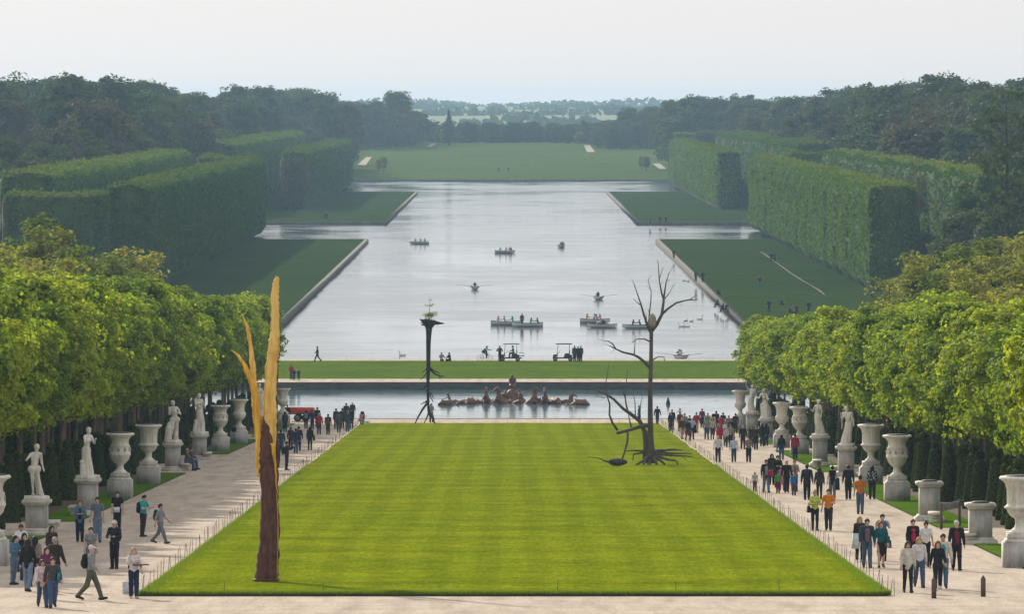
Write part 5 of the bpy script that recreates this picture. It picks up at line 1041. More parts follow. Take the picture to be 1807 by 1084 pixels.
# ------------------------------------------------------------------ fountain group in the basin
M_FOUNT = mat('fountain_lead', (.21, .11, .07), (.10, .055, .04), 2.5, .6, .6, .05, 'World', metallic=.2)
def on_basin(px, py=713): return on_level(px, py, ZB)
HORSE = [((0, .9, -.45), (0, .1, .22), .42, .38, None), ((0, .1, .2), (0, -.12, .62), .37, .30, None), ((0, -.08, .65), (0, -.22, 1.32), .27, .165, (.72, 1, 1)), ((0, -.22, 1.36), (0, -.36, 1.50), .16, .15, (.8, 1, 1)), ((0, -.34, 1.52), (0, -.74, 1.26), .14, .075, (.85, 1, 1)), ((0, -.74, 1.26), (0, -.80, 1.22), .08, .065, None), ((.06, -.24, 1.60), (.07, -.22, 1.78), .04, .015, None, .02), ((-.06, -.24, 1.60), (-.07, -.22, 1.78), .04, .015, None, .02),
         ((.20, -.1, .35), (.27, -.62, .50), .14, .085, None), ((.27, -.62, .50), (.27, -.78, .02), .08, .055, None), ((-.20, -.1, .35), (-.30, -.55, .22), .14, .085, None), ((-.30, -.55, .22), (-.32, -.85, -.1), .08, .055, None)]
HORSE += [((0, -.08 + .05 * i, 1.56 - .16 * i), (.12 * (-1) ** i, .08 + .05 * i, 1.46 - .16 * i), .065, .025, None, .03) for i in range(6)]
hm = blend_mesh('horse', HORSE, .045, .05, .03, 3)
for px, h, lb, s in ((857, 12, 'bronze brown fountain horse facing forward, left of the chariot', 1.0), (882, -58, 'brown fountain horse turning its head left, next to the chariot', 1.0), (941, 62, 'brown fountain horse turning its head right, next to the chariot', 1.0), (962, -8, 'brown fountain horse facing forward, right of the chariot', .97)):
    x, y, z = on_basin(px); tag(link('horse_statue', hm, M_FOUNT, None, (x, y, z), deg(h), s), lb, 'statue')
def nude(pose, tail, lab, px, h, s, dz=0.0, sex='m', lean=0):
    J = skel(pose, sex); P = body_prims(J, sex); P += [(J['head'] + J['hup'] * .05, J['head'] - J['hfw'] * .05, .10, .09, None)]
    if tail: P += [(J['pel'], J['pel'] + np.array([0, .5, -.25]), .17, .15, None), (J['pel'] + np.array([0, .5, -.25]), J['pel'] + np.array([.2, 1.0, -.35]), .15, .10, None)]
    x, y, z = on_basin(px); o = tag(link('sea_god_statue', blend_mesh('figure', P, .035, .05, .008, 2), M_FOUNT, None, (x, y, z + dz), deg(h), s), lab, 'statue'); o.rotation_euler.x = deg(lean); return o
nude('reach', True, 'brown reclining sea god leaning left at the left end of the fountain', 801, -80, 1.15, -.85, lean=18); nude('c_f', True, 'brown crouching sea god blowing a shell before the chariot', 915, 40, 1.05, -.7, lean=10)
reef = blend_mesh('rocks', [((R.uniform(-.9, .9), R.uniform(-.4, .4), -.1), (R.uniform(-.9, .9), R.uniform(-.4, .4), R.uniform(.05, .35)), R.uniform(.12, .25), R.uniform(.05, .16), None) for _ in range(16)], .05, .05, .05, 2)
for i, (px, w) in enumerate(((812, 'under the reclining sea god'), (845, 'left of the first horse'), (870, 'between the two left horses'), (893, 'left below the chariot'), (918, 'right below the chariot'), (950, 'between the two right horses'), (990, 'left of the breaking out horse'))):
    x, y, z = on_basin(px, 712); tag(link('rocks', reef, M_FOUNT, None, (x, y + .3, z), i * 1.1, .95), 'brown cast rocks and foam ' + w, 'rocks')
fish = blend_mesh('sea_beast', [((0, .9, -.2), (0, .1, .12), .25, .42, (1, 1, .9)), ((0, .1, .15), (0, -.6, .2), .42, .34, None), ((0, -.6, .22), (0, -1.0, .08), .32, .17, None), ((0, -.55, .5), (0, -.65, .52), .1, .1, None), ((.35, -.1, .1), (.75, .1, .25), .12, .04, None), ((-.35, -.1, .1), (-.75, .1, .25), .12, .04, None), ((0, .2, .5), (0, .5, .62), .12, .03, None), ((0, .9, -.1), (.1, 1.4, .4), .18, .05, None)], .055, .08, .03, 4)
for px, h, lb, s in ((790, -75, 'brown sea beast lying at the far left of the fountain', .85), (831, -20, 'pale brown sea beast between the reclining god and the horses', 1.05), (979, 25, 'brown sea beast right of the fountain horses', 1.05), (1021, 80, 'brown sea beast lying at the far right of the fountain', .95)):
    x, y, z = on_basin(px, 715 if px in (790, 1021) else 713); tag(link('sea_beast_statue', fish, M_FOUNT, None, (x, y, z), deg(h), s), lb, 'statue')
x, y, z = on_basin(1006); o = tag(link('horse_statue', hm, M_FOUNT, None, (x, y, z - .35), deg(88), .85), 'brown fountain horse breaking out to the right end', 'statue')
x, y, z = on_basin(904, 708); r = thing('chariot_statue', 'brown chariot and seated driver rising at the middle of the fountain', 'statue', (x, y, z))
P = [((-.9, 0, -.1), (.9, 0, -.1), .45, .45, None), ((0, .3, .1), (0, .35, .55), .85, .62, None), ((-.75, -.35, .1), (-.75, -.35, .55), .35, .3, None), ((.75, -.35, .1), (.75, -.35, .55), .35, .3, None), ((-.6, .7, .5), (.6, .7, .5), .3, .3, None), ((-.7, .6, .8), (-.6, .7, 1.05), .15, .1, None), ((.7, .6, .8), (.6, .7, 1.05), .15, .1, None)]
link('chariot', blend_mesh('chariot', P, .07, .1, .03, 5), M_FOUNT, r); mb = MB()
for sx in (-1, 1):
    for k_ in range(8): a = k_ * PI / 4; mb.tube([(sx * 1.02, -.2, .35), (sx * 1.02, -.2 + .4 * math.cos(a), .35 + .4 * math.sin(a))], .03, 5)
    mb.tube([(sx * 1.02, -.2 + .42 * math.cos(a), .35 + .42 * math.sin(a)) for a in np.linspace(0, 2 * PI, 20)], .05, 6, cap=False)
mb.build('chariot_wheel', M_FOUNT, r); J = skel('sit', 'm'); P = body_prims(J, 'm') + [(J['hpl'], J['knl'], .15, .12, None), (J['hpr'], J['knr'], .15, .12, None), (J['shl'] + np.array([0, .05, 0]), J['pel'] + np.array([.15, .15, 0]), .10, .14, None), (J['shr'] + np.array([0, .05, 0]), J['pel'] + np.array([-.12, .15, 0]), .08, .12, None), (J['head'], J['head'] - J['hfw'] * .06, .115, .10, None)]
link('driver', blend_mesh('driver', P, .035, .05, .008, 2), M_FOUNT, r, (0, -.05, .82), None, 1.32)
mb = MB(); mb.tube([(0, -.5, 1.3), (-2.6, -1, 1.15)], .02, 5); mb.tube([(0, -.5, 1.3), (2.8, -1, 1.1)], .02, 5); mb.build('rein', M_FOUNT, r)
x, y, z = on_basin(1179, 714); tag(MB().lathe([(.22, -.3), (.22, .05), (.16, .3), (.09, .5), (.08, .62), (0, .7)], 12, (0, 0, 0)).build('fountain_nozzle', mat('dark_pipe', (.04, .04, .04), (.025, .025, .03), 3, .7), None, True, loc=(x, y, z)), 'small dark nozzle standing in the basin water', 'nozzle')

# ------------------------------------------------------------------ red trailer, golf carts, bicycle
M_RED = mat('red_paint', (.55, .06, .035), (.45, .05, .03), 3, .5); M_TYRE = mat('tyre', (.03, .03, .032), (.02, .02, .02), 6, .9); M_RIM = mat('rim_grey', (.30, .30, .31), (.2, .2, .21), 4, .5, metallic=.3); M_CART = mat('cart_green', (.02, .05, .05), (.015, .035, .04), 3, .4); M_FRAME = mat('dark_frame', (.02, .022, .025), (.012, .013, .015), 4, .5); M_SEAT = mat('cart_seat', (.06, .07, .08), (.04, .05, .06), 5, .6)
def wheel(parent, c, rad, w, axis='y'):
    d = np.array([0, w / 2, 0]) if axis == 'y' else np.array([w / 2, 0, 0])
    o = link('wheel', None, None, parent, c); mb = MB(); a = np.linspace(0, 2 * PI, 25)
    prof = [(rad * .62, -1), (rad * .9, -1), (rad, -.5), (rad, .5), (rad * .9, 1), (rad * .62, 1)]; v = np.array([[r_ * math.cos(t), k_ * w / 2, r_ * math.sin(t)] for r_, k_ in prof for t in a[:-1]]); n = 24
    q = [[i * n + j, i * n + (j + 1) % n, (i + 1) * n + (j + 1) % n, (i + 1) * n + j] for i in range(5) for j in range(n)]; sw = (lambda u: u[:, [1, 0, 2]]) if axis == 'x' else (lambda u: u)
    mb.add(sw(v), q); mb.build('tyre', M_TYRE, o, True); mb = MB(); mb.tube([-d * .8, d * .8], rad * .62, 16); mb.build('rim', M_RIM, o)
x, y, z = on_ground(529, 738.5); y = 604.5; z = G1; x = (529 - XC) * y / F; r = thing('trailer', 'red farm trailer parked by the basin on the left', 'trailer', (x, y, z), deg(-3))
mb = MB(); mb.box((0, 0, .78), (2.6, 1.5, .08)); mb.box((0, -.75, 1.0), (2.6, .05, .40)); mb.box((0, .75, 1.0), (2.6, .05, .40)); mb.box((1.28, 0, 1.0), (.05, 1.45, .40)); mb.box((-1.28, 0, 1.0), (.05, 1.45, .40)); [mb.box((k_, -.79, 1.0), (.06, .03, .38)) for k_ in (-1.2, -.4, .4, 1.2)]; mb.build('bed', M_RED, r)
mb = MB(); mb.box((0, 0, .68), (2.4, .8, .1)); mb.tube([(-1.2, .3, .66), (-2.0, 0, .6), (-2.6, 0, .55)], .05, 6); mb.tube([(-1.2, -.3, .66), (-2.0, 0, .6)], .05, 6); mb.build('chassis', M_FRAME, r)
for dx in (-.15, .55):
    for dy in (-.72, .72): wheel(r, (dx, dy, .33), .33, .22)
def cart(px, lb, flip, roofm, people=True):
    y = 743.0; x = (px - XC) * y / F; r = thing('golf_cart', lb, 'golf cart', (x, y, G1 + .012), 0 if not flip else 0)
    mb = MB(); mb.box((0, 0, .38), (2.3, 1.1, .12)); mb.box((.45, 0, .55), (.9, 1.15, .35), 0, .92); mb.box((-1.0, 0, .55), (.45, 1.1, .40), 0, .78); mb.box((-.74, 0, .72), (.12, 1.0, .34)); mb.build('body', M_CART, r)
    mb = MB(); mb.box((.35, 0, .80), (.55, 1.1, .14)); mb.box((.62, 0, 1.05), (.10, 1.1, .42)); mb.build('seat', M_SEAT, r)
    for dx, tx in ((-.78, -.62), (.62, .6)):
        for dy in (-.52, .52): MB().tube([(dx, dy, .75), (tx, dy, 1.88)], .022, 6).build('post', M_FRAME, r)
    MB().box((0, 0, 1.92), (1.85, 1.25, .09), 0, .94).build('roof', roofm, r)
    mb = MB(); mb.tube([(-.72, -.25, .8), (-.45, -.25, 1.1)], .02, 6); mb.tube([(-.45 + .05 * math.sin(a), -.25 + .17 * math.cos(a), 1.1 + .16 * math.sin(a)) for a in np.linspace(0, 2 * PI, 14)], .014, 5, cap=False); mb.build('steering_wheel', M_FRAME, r)
    mb = MB(); mb.box((1.15, 0, .62), (.55, 1.0, .06)); mb.tube([(.85, -.5, .95), (1.4, -.5, .92), (1.42, -.5, .5)], .02, 5); mb.tube([(.85, .5, .95), (1.4, .5, .92), (1.42, .5, .5)], .02, 5); mb.build('rear_rack', M_FRAME, r)
    for dx in (-.95, .72):
        for dy in (-.5, .5): wheel(r, (dx, dy, .25), .25, .18)
    return r
cart(902, 'golf cart with a pale green roof and a driver on the canal edge', False, mat('cart_roof', (.10, .20, .20), (.08, .16, .17), 3, .5)); cart(995, 'golf cart with a black roof beside three standing people', False, mat('cart_roof_black', (.02, .02, .024), (.015, .015, .018), 3, .5))
y = 743.6; x = (855 - XC) * y / F; r = thing('bicycle', 'road bicycle ridden along the canal edge', 'bicycle', (x, y, G1 + .012))
for dx in (-.5, .5):
    o = link('wheel', None, None, r, (dx, 0, .34)); MB().tube([(.34 * math.cos(a), 0, .34 * math.sin(a)) for a in np.linspace(0, 2 * PI, 29)], .016, 6, cap=False).build('tyre', M_TYRE, o)
    mb = MB(); [mb.tube([(0, 0, 0), (.33 * math.cos(a), 0, .33 * math.sin(a))], .003, 4) for a in np.arange(0, 2 * PI, PI / 8)]; mb.build('spokes', M_RIM, o)
mb = MB(); B_ = dict(bb=(-.06, 0, .28), st=(-.2, 0, .8), ht=(.36, 0, .78), hb=(.4, 0, .62), rw=(-.5, 0, .34), fw=(.5, 0, .34))
for a, b_ in (('bb', 'st'), ('st', 'ht'), ('ht', 'hb'), ('bb', 'hb'), ('bb', 'rw'), ('st', 'rw'), ('hb', 'fw')): mb.tube([B_[a], B_[b_]], .017, 6)
mb.build('frame', M_FRAME, r); MB().box((-.22, 0, .89), (.26, .13, .05), 0, .8).build('saddle', M_SEAT, r); mb = MB(); mb.tube([(.36, 0, .78), (.38, 0, .9)], .014, 6); mb.tube([(.38, -.21, .9), (.38, 0, .9), (.38, .21, .9)], .014, 6); mb.tube([(.38, -.21, .9), (.50, -.21, .88), (.48, -.21, .78)], .013, 5); mb.tube([(.38, .21, .9), (.50, .21, .88), (.48, .21, .78)], .013, 5); mb.build('handlebar', M_FRAME, r)

# ------------------------------------------------------------------ rowing boats, swans
M_BOAT = mat('boat_white', (.80, .80, .79), (.70, .71, .70), 2, .5); M_BOATIN = mat('boat_inside', (.42, .40, .36), (.34, .32, .28), 3, .7); M_OAR = mat('oar_wood', (.06, .05, .045), (.04, .035, .03), 4, .7)
def boat_meshes():
    st = np.linspace(-1, 1, 15); L, n = 2.05, 11; V = []; rings = []
    for t in st:
        w = .72 * (1 - abs(t) ** 2.6 * (.97 if t < 0 else .35)); sheer = .46 + .12 * t * t; keel = -.10 + .22 * max(0, -t) ** 3
        a = np.linspace(-PI / 2, PI / 2, n); rings.append(np.stack([np.full(n, t * L), w * np.sin(a), keel + (sheer - keel) * (1 - np.cos(a)) ** .8], 1))
    outer = np.array(rings); inner = outer * np.array([.97, .93, 1]); inner[:, :, 2] += .05; inner[:, 0, 2] = outer[:, 0, 2]; inner[:, -1, 2] = outer[:, -1, 2]
    def sh(Rg, flip):
        k_ = len(st); i = (np.arange(k_ - 1)[:, None] * n + np.arange(n - 1)[None]).ravel(); q = np.stack([i, i + 1, i + 1 + n, i + n], 1); return Rg.reshape(-1, 3), q[:, ::-1] if flip else q
    mb = MB(); mb.add(*sh(outer, True)); k_ = (len(st) - 1) * n; c = outer[-1].mean(0); mb.add(np.vstack([outer[-1], c]), (), [(i, i + 1, n) for i in range(n - 1)]); hull = mb.mesh('hull', True)
    mb = MB(); mb.add(*sh(inner, False)); ins = mb.mesh('inside', True); mb = MB()
    for e in (0, -1): mb.tube(outer[:, e], .03, 6)
    return hull, ins, mb.mesh('gunwale', True)
HULL = boat_meshes(); oar_me = MB().tube([(0, 0, 0), (0, 1.0, 0), (0, 2.2, 0)], [.028, .026, .024], 6).tube([(0, 2.15, 0), (0, 2.35, 0), (0, 2.75, 0)], [.03, .09, .07], 6, flat=(1, .25)).mesh('oar'); thw_me = MB().box((0, 0, 0), (.26, 1.2, .04)).mesh('thwart')
def boat(px, py, rz, label, crew, oars=(), s=1.0):
    x, y, z = on_level(px, py, 0.0); r = thing('rowing_boat', label, 'boat', (x, y, .02), deg(rz), None, s)
    link('hull', HULL[0], M_BOAT, r); link('inside', HULL[1], M_BOATIN, r); link('gunwale', HULL[2], M_OAR, r)
    for k_ in (-.8, .1, 1.1): link('thwart', thw_me, M_BOATIN, r, (k_, 0, .26))
    for sd, sw in oars: o = link('oar', oar_me, M_OAR, r, (.1, sd * .35, .48)); o.rotation_euler = (deg(6), 0, deg(sw) if sd > 0 else deg(180 - sw))
    for i, (k_, dy, hd, pose, sex, tc, hc, lb) in enumerate(crew):
        a = deg(rz); p = (x + (math.cos(a) * k_ - math.sin(a) * dy) * s, y + (math.sin(a) * k_ + math.cos(a) * dy) * s, .05 * s)
        person(p, hd, pose, sex, 'shirt', tc, 'trousers', DGRY, 'short' if sex == 'm' else 'long', hc, lb, 1.0 if pose != 'stand' else 1.0)
RW = 'row'
boat(740, 431, 0, 'white rowing boat with three people, farthest left on the canal', [(-1.0, 0, 90, RW, 'm', DGRY, 'black', 'dark person at the left end of the farthest left boat'), (.1, 0, 90, RW, 'm', NVY, 'dark', 'rower in the middle of the farthest left boat'), (1.3, 0, -90, RW, 'f', DGRY, 'dark', 'person at the right end of the farthest left boat')])
boat(891, 447, 180, 'white rowing boat with four people, middle of the canal', [(1.1, 0, 90, RW, 'm', BLK, 'black', 'dark person at the left end of the four person boat'), (-.1, 0, 90, RW, 'm', DGRY, 'dark', 'rower in the middle of the four person boat'), (-1.1, .2, -90, RW, 'f', (.5, .12, .05), 'brown', 'person in orange at the right of the four person boat'), (-1.4, -.2, -90, RW, 'f', BRN, 'brown', 'person in brown at the right end of the four person boat')], s=.98)
boat(990, 437, 80, 'white rowing boat seen end on, far right on the canal', [(-.8, -.3, 0, RW, 'f', GRY, 'dark', 'left one of the people in the far end on boat'), (0, 0, 0, RW, 'm', BLK, 'black', 'middle one of the people in the far end on boat'), (.9, -.3, 0, RW, 'm', DGRY, 'black', 'right one of the people in the far end on boat')])
boat(838, 511, 92, 'white rowing boat seen end on with both oars spread wide, centre of the canal', [(.1, 0, 180, RW, 'm', BLK, 'black', 'rower with both oars spread in the centre boat')], [(1, 8), (-1, 8)])
boat(1056, 529, 80, 'rowing boat with dark rower and long oars, right of the centre of the canal', [(.1, .12, 0, RW, 'm', BLK, 'dark', 'dark rower in the boat above the two overlapping boats'), (-.8, -.1, 180, RW, 'f', DGRY, 'black', 'dark passenger in the boat above the two overlapping boats')], [(1, 8), (-1, 12)])
boat(893, 574, 170, 'white rowing boat behind the longer one, with its oar out left', [(1.2, 0, 90, RW, 'f', (.5, .35, .3), 'red', 'person at the left end of the rear boat of the left pair'), (.1, 0, -90, RW, 'm', (.4, .35, .38), 'dark', 'rower in grey in the rear boat of the left pair'), (-1.0, 0, -90, RW, 'f', (.02, .35, .42), 'black', 'person in turquoise pointing in the rear boat of the left pair')], [(1, 20)])
boat(931, 577, 4, 'white rowing boat with a standing man, in front of the left pair', [(-.75, 0, 180, 'stand', 'm', DGRY, 'dark', 'man standing upright in the front boat of the left pair'), (.35, 0, 90, RW, 'f', (.02, .38, .25), 'brown', 'person in green in the front boat of the left pair'), (1.45, 0, -90, RW, 'm', BLK, 'black', 'dark person at the right end of the front boat of the left pair')])
boat(1050, 570, 178, 'white rowing boat with four people behind another, right of centre', [(1.2, 0, 90, RW, 'f', (.6, .3, .15), 'red', 'person in orange at the left end of the boat right of centre'), (.2, 0, 90, RW, 'm', LJEAN, 'dark', 'rower in pale blue in the boat right of centre'), (-.3, .1, -90, RW, 'f', (.5, .5, .52), 'black', 'person in grey in the boat right of centre'), (-.8, 0, -90, RW, 'f', (.45, .25, .25), 'red', 'red haired person in the boat right of centre')], [(1, 12)])
boat(1062, 579, -20, 'white rowing boat crossing in front of the four person boat right of centre', [(.2, 0, 180, RW, 'm', BLK, 'black', 'rower in the front boat right of centre'), (-.7, 0, 60, RW, 'f', WHT, 'brown', 'passenger in white in the front boat right of centre')], [(1, 15), (-1, 18)])
boat(1125, 580, 8, 'white rowing boat with two people beside the bare tree', [(-.7, 0, 90, RW, 'f', BRN, 'brown', 'brown dressed person at the left of the boat beside the bare tree'), (.4, 0, -90, RW, 'm', NVY, 'dark', 'rower in navy in the boat beside the bare tree')])
boat(1201, 635, 75, 'nearest rowing boat with dark and white clad people, beside the right maples', [(.1, .2, 180, RW, 'm', BLK, 'black', 'rower in black in the nearest rowing boat'), (-.7, -.2, 0, RW, 'f', WHT, 'dark', 'passenger in white in the nearest rowing boat')], [(1, 15), (-1, 20)])
swan = blend_mesh('swan', [((0, .3, .12), (0, -.25, .14), .20, .24, (.8, 1, .8)), ((0, .3, .2), (0, .6, .28), .14, .03, None), ((0, -.35, .2), (0, -.5, .45), .09, .055, None), ((0, -.5, .45), (0, -.42, .72), .055, .05, None), ((0, -.42, .72), (0, -.55, .74), .06, .05, None), ((0, -.58, .73), (0, -.68, .69), .03, .015, None)], .03, .05)
M_SWAN = mat('swan_white', (.72, .72, .70), (.62, .62, .6), 5, .8); M_DUCK = mat('duck_brown', (.09, .08, .07), (.05, .045, .04), 5, .8)
for px, py, h, lb in ((1203, 577, -80, 'white swan at the left of the group off the right bank'), (1212, 577, -70, 'white swan at the right of the group off the right bank'), (1235, 564, 60, 'white swan nearest the right quay'), (710, 628, -60, 'lone white swan left on the canal')):
    x, y, z = on_level(px, py, 0.0); tag(link('swan', swan, M_SWAN, None, (x, y, -.05), deg(h), .85), lb, 'swan')
for px, py, lb in ((1210, 567, 'brown duck above the swans'), (1220, 568, 'brown duck right above the swans'), (1207, 496, 'dark duck left of the two standing people on the right quay'), (1214, 497, 'dark duck next to the right quay')):
    x, y, z = on_level(px, py, 0.0); tag(link('duck', swan, M_DUCK, None, (x, y, -.05), deg(70), .5), lb, 'duck')

# ------------------------------------------------------------------ people on the paths
def folk(px, py, hd, pose, sex, top, tc, bot, bc, hair, hc, label, s=1.0, **kw):
    x, y, z = on_ground(px, py); return person((x, y, z + .02), hd, pose, sex, top, tc, bot, bc, hair, hc, label, s, **kw)
T, SH, JK, CO, VE, HO = 'tee', 'shirt', 'jacket', 'coat', 'vest', 'hood'; TR, SK, SO, LG = 'trousers', 'skirt', 'shorts', 'leggings'
DENIM = (.08, .16, .27)
# near left
folk(25, 1034, 55, 'read', 'f', SH, DENIM, LG, (.12, .17, .24), 'curly', 'dark', 'woman in a denim shirt with dark curly hair, far left group', .96)
p = folk(37, 1011, 10, 'read', 'f', T, WHT, TR, JEAN, 'short', 'brown', 'woman in a white shirt with backpack straps, far left group', .97); backpack(p, NVY, 'navy backpack on the woman in white, far left group')
folk(43, 1026, 20, 'stand', 'f', JK, BLK, TR, DGRY, 'long', 'black', 'dark haired woman in black, behind the pale jeans, far left', .93)
folk(49, 1046, 165, 'step1', 'f', JK, BLK, TR, LJEAN, 'long', 'dark', 'woman in a black jacket and pale jeans seen from behind, far left')
p = folk(62, 1037, 160, 'step2', 'f', SH, (.25, .2, .17), TR, BLK, 'long', 'black', 'woman in black flared trousers seen from behind, far left', .97); bag(p, BLK, 'black shoulder bag beside the pale jeans, far left')
folk(91, 1014, 35, 'stand', 'f', 'dress', (.05, .035, .03), LG, BLK, 'long', 'black', 'woman with very long dark hair beside the left bench', .97)
folk(97, 1046, 155, 'step1', 'm', JK, (.035, .028, .025), TR, BLK, 'short', 'grey', 'grey haired man in a dark leather jacket seen from behind', 1.03)
folk(83, 1060, 15, 'step2', 'f', JK, (.12, .03, .08), TR, NVY, 'long', 'dark', 'woman in purple behind the pair at the bottom left', .97)
p = folk(75, 1074, 12, 'walk1', 'f', JK, (.70, .55, .60), TR, JEAN, 'bob', 'brown', 'child in a pale pink coat at the bottom left corner', .88); bag(p, (.55, .2, .02), 'orange shoulder bag on the child in pale pink', (.12, -.17, .98), .26, .28)
p = folk(93, 1075, 8, 'walk2', 'm', SH, DGRY, TR, JEAN, 'short', 'dark', 'boy in a dark grey shirt at the bottom left corner', .93); bag(p, (.03, .22, .32), 'blue folder under the arm of the boy in grey', (.2, -.08, 1.0), .26, .32, False)
p = folk(161, 1061, 78, 'walk1', 'm', SH, (.26, .27, .27), TR, (.10, .11, .085), 'cap', 'white', 'man with a white cap and grey shirt walking right', 1.03); backpack(p, BLK, 'black backpack on the man with a white cap in profile')
p = folk(202, 1006, -15, 'hands', 'm', SH, (.022, .024, .03), TR, BLK, 'cap', 'cream', 'man in black with a pale cap and folded hands on the left path'); backpack(p, (.03, .02, .03), 'dark backpack on the man in black with a pale cap')
p = folk(236, 1058, 10, 'face', 'f', SH, (.68, .64, .64), TR, NVY, 'long', 'blond', 'blond girl in a white cardigan at the near left lawn corner', .93, shoe=(.5, .48, .46)); backpack(p, BLK, 'black backpack on the girl at the lawn corner')
x, y, z = on_ground(231, 1051); mb = MB(); mb.box((0, 0, .22), (.52, .16, .40), 0, 1.04); mb.tube([(-.14, 0, .42), (-.08, 0, .56), (.08, 0, .56), (.14, 0, .42)], .01, 5); tag(mb.build('shopping_bag', cloth((.62, .66, .74)), loc=(x, y, z + .02)), 'white shopping bag on the ground at the lawn corner', 'bag')
tag(MB().box((0, 0, 0), (.5, .3, .035)).build('folder', cloth((.20, .05, .14)), loc=off(p, (.22, -.12, 1.16)), rz=.3), 'purple folder held by the girl at the lawn corner', 'folder')
front(folk(141, 958, 5, 'hands', 'f', JK, (.11, .20, .30), TR, NVY, 'bob', 'red', 'woman in a denim jacket beside the man in blue grey', .97), 'hands', 'f', (0.03, 0.03, 0.035), None)
folk(172, 959, -5, 'stand', 'm', T, (.13, .17, .23), TR, LJEAN, 'short', 'dark', 'big man in a blue grey shirt and pale jeans', 1.05)
p = folk(160, 1013, 5, 'stand', 'f', T, GRY, TR, LJEAN, 'short', 'black', 'woman in grey behind the white capped man', .93); bag(p, (.40, .12, .17), 'pink bag held before the woman in grey', (0, -.17, .98), .1, .24, False)
p = folk(207, 939, 10, 'stand', 'm', T, BLK, TR, BLK, 'short', 'black', 'boy in a black shirt holding a paper on the left path', .97); tag(MB().box((0, 0, 0), (.26, .02, .22)).build('paper_map', cloth((.7, .72, .76)), loc=off(p, (-.05, -.2, .95)), rz=.4), 'white paper in the hand of the boy in black', 'paper')
p = folk(253, 949, 60, 'read', 'm', T, (.01, .34, .34), TR, (.025, .022, .03), 'short', 'dark', 'man in a turquoise shirt reading on the left path', 1.0); backpack(p, NVY, 'navy backpack on the man in turquoise'); tag(MB().box((0, 0, 0), (.3, .22, .02)).build('paper_map', cloth((.7, .72, .74)), loc=off(p, (0, -.42, 1.08)), rz=.9), 'white paper read by the man in turquoise', 'paper')
p = folk(283, 961, 70, 'walk2', 'm', T, (.24, .26, .30), TR, (.17, .18, .20), 'short', 'black', 'boy in grey striding right on the left path', .95); backpack(p, (.03, .05, .10), 'blue grey backpack on the striding boy in grey')
for px, py, sx, tc, hc, lb in ((327, 831, 'm', (.16, .12, .09), 'grey', 'man in brown seated on the stone bench, left'), (333, 829, 'f', (.10, .06, .16), 'brown', 'woman in purple seated on the stone bench, left')):
    x, y, z = on_ground(px, py + 1); person((x + .05, y, z + .02), 88, 'sit', sx, 'jacket', tc, 'trousers', JEAN, 'short', hc, lb)
# crowd at the far end of the left path
p = folk(506, 831, 80, 'photo', 'm', JK, (.02, .022, .03), TR, BLK, 'short', 'black', 'man in black raising a camera beside the gilded trunk', 1.0); backpack(p, BLK, 'black bag on the man raising a camera')
p = folk(547, 796, 178, 'stand', 'f', JK, BLK, LG, BLK, 'bob', 'black', 'woman in black seen from behind alone on the left path', .97); bag(p, BLK, 'black handbag of the lone woman in black, left path', (-.3, 0, .85))
for a in ((490, 826, 170, 'step1', 'm', JK, NVY, TR, NVY, 'short', 'dark', 'man in navy half hidden by the gilded trunk'), (496, 805, 175, 'step2', 'm', JK, (.03, .045, .08), TR, JEAN, 'short', 'dark', 'man in a blue jacket and jeans right of the gilded trunk'),
          (513, 794, 180, 'walk1', 'f', JK, (.05, .03, .03), TR, BLK, 'short', 'black', 'person in a brown black jacket, left crowd'), (522, 801, 178, 'step1', 'm', JK, NVY, TR, JEAN, 'short', 'brown', 'man in navy and blue jeans, left crowd front'), (527, 797, 182, 'step2', 'm', CO, BLK, TR, BLK, 'short', 'black', 'man in a long black coat behind the blue jeans, left crowd'),
          (503, 764, 185, 'stand', 'f', JK, (.03, .035, .05), TR, BLK, 'long', 'brown', 'brown haired woman near the last left vase'), (507, 748, 182, 'stand', 'm', CO, BLK, TR, BLK, 'short', 'black', 'man in a black coat beside the red trailer'), (551, 759, 178, 'step1', 'm', JK, NVY, TR, NVY, 'short', 'dark', 'man in navy left of the red jacket, left crowd'), (560, 755, 176, 'stand', 'm', JK, BLK, TR, BLK, 'short', 'dark', 'man in black behind the red jacket, left crowd'),
          (563, 768, 180, 'step2', 'm', JK, (.38, .015, .04), TR, NVY, 'short', 'grey', 'man in a red jacket seen from behind, left crowd'), (579, 768, 178, 'stand', 'm', JK, (.065, .06, .052), TR, BLK, 'short', 'black', 'man in an olive grey jacket right of the red one'), (593, 758, 175, 'stand', 'f', JK, (.05, .03, .10), TR, NVY, 'short', 'dark', 'person in purple at the left of the huddle'),
          (598, 765, 182, 'step1', 'm', JK, (.085, .09, .085), TR, DGRY, 'short', 'brown', 'man in a grey green jacket in the huddle'), (613, 763, 178, 'stand', 'm', JK, (.05, .07, .10), TR, JEAN, 'short', 'brown', 'person in a grey blue jacket in front of the huddle'), (620, 757, 184, 'stand', 'f', CO, BLK, LG, BLK, 'short', 'dark', 'woman in a black coat at the right of the huddle'),
          (611, 746, 176, 'stand', 'm', JK, (.025, .025, .03), TR, BLK, 'short', 'brown', 'tall man in black behind the huddle, left one'), (622, 743, 180, 'stand', 'm', CO, (.02, .02, .025), TR, BLK, 'bald', 'grey', 'tall man in black behind the huddle, right one'), (604, 757, 180, 'stand', 'f', JK, (.04, .03, .06), TR, BLK, 'short', 'black', 'dark person in the middle of the huddle')):
    folk(*a, s=rnd.uniform(.94, 1.0))
p = folk(540, 758, 180, 'step1', 'f', HO, (.03, .04, .07), TR, BLK, 'bob', 'black', 'person with a pale blue pack at the back of the left crowd', .93); backpack(p, (.16, .24, .33), 'pale blue backpack in the left crowd')
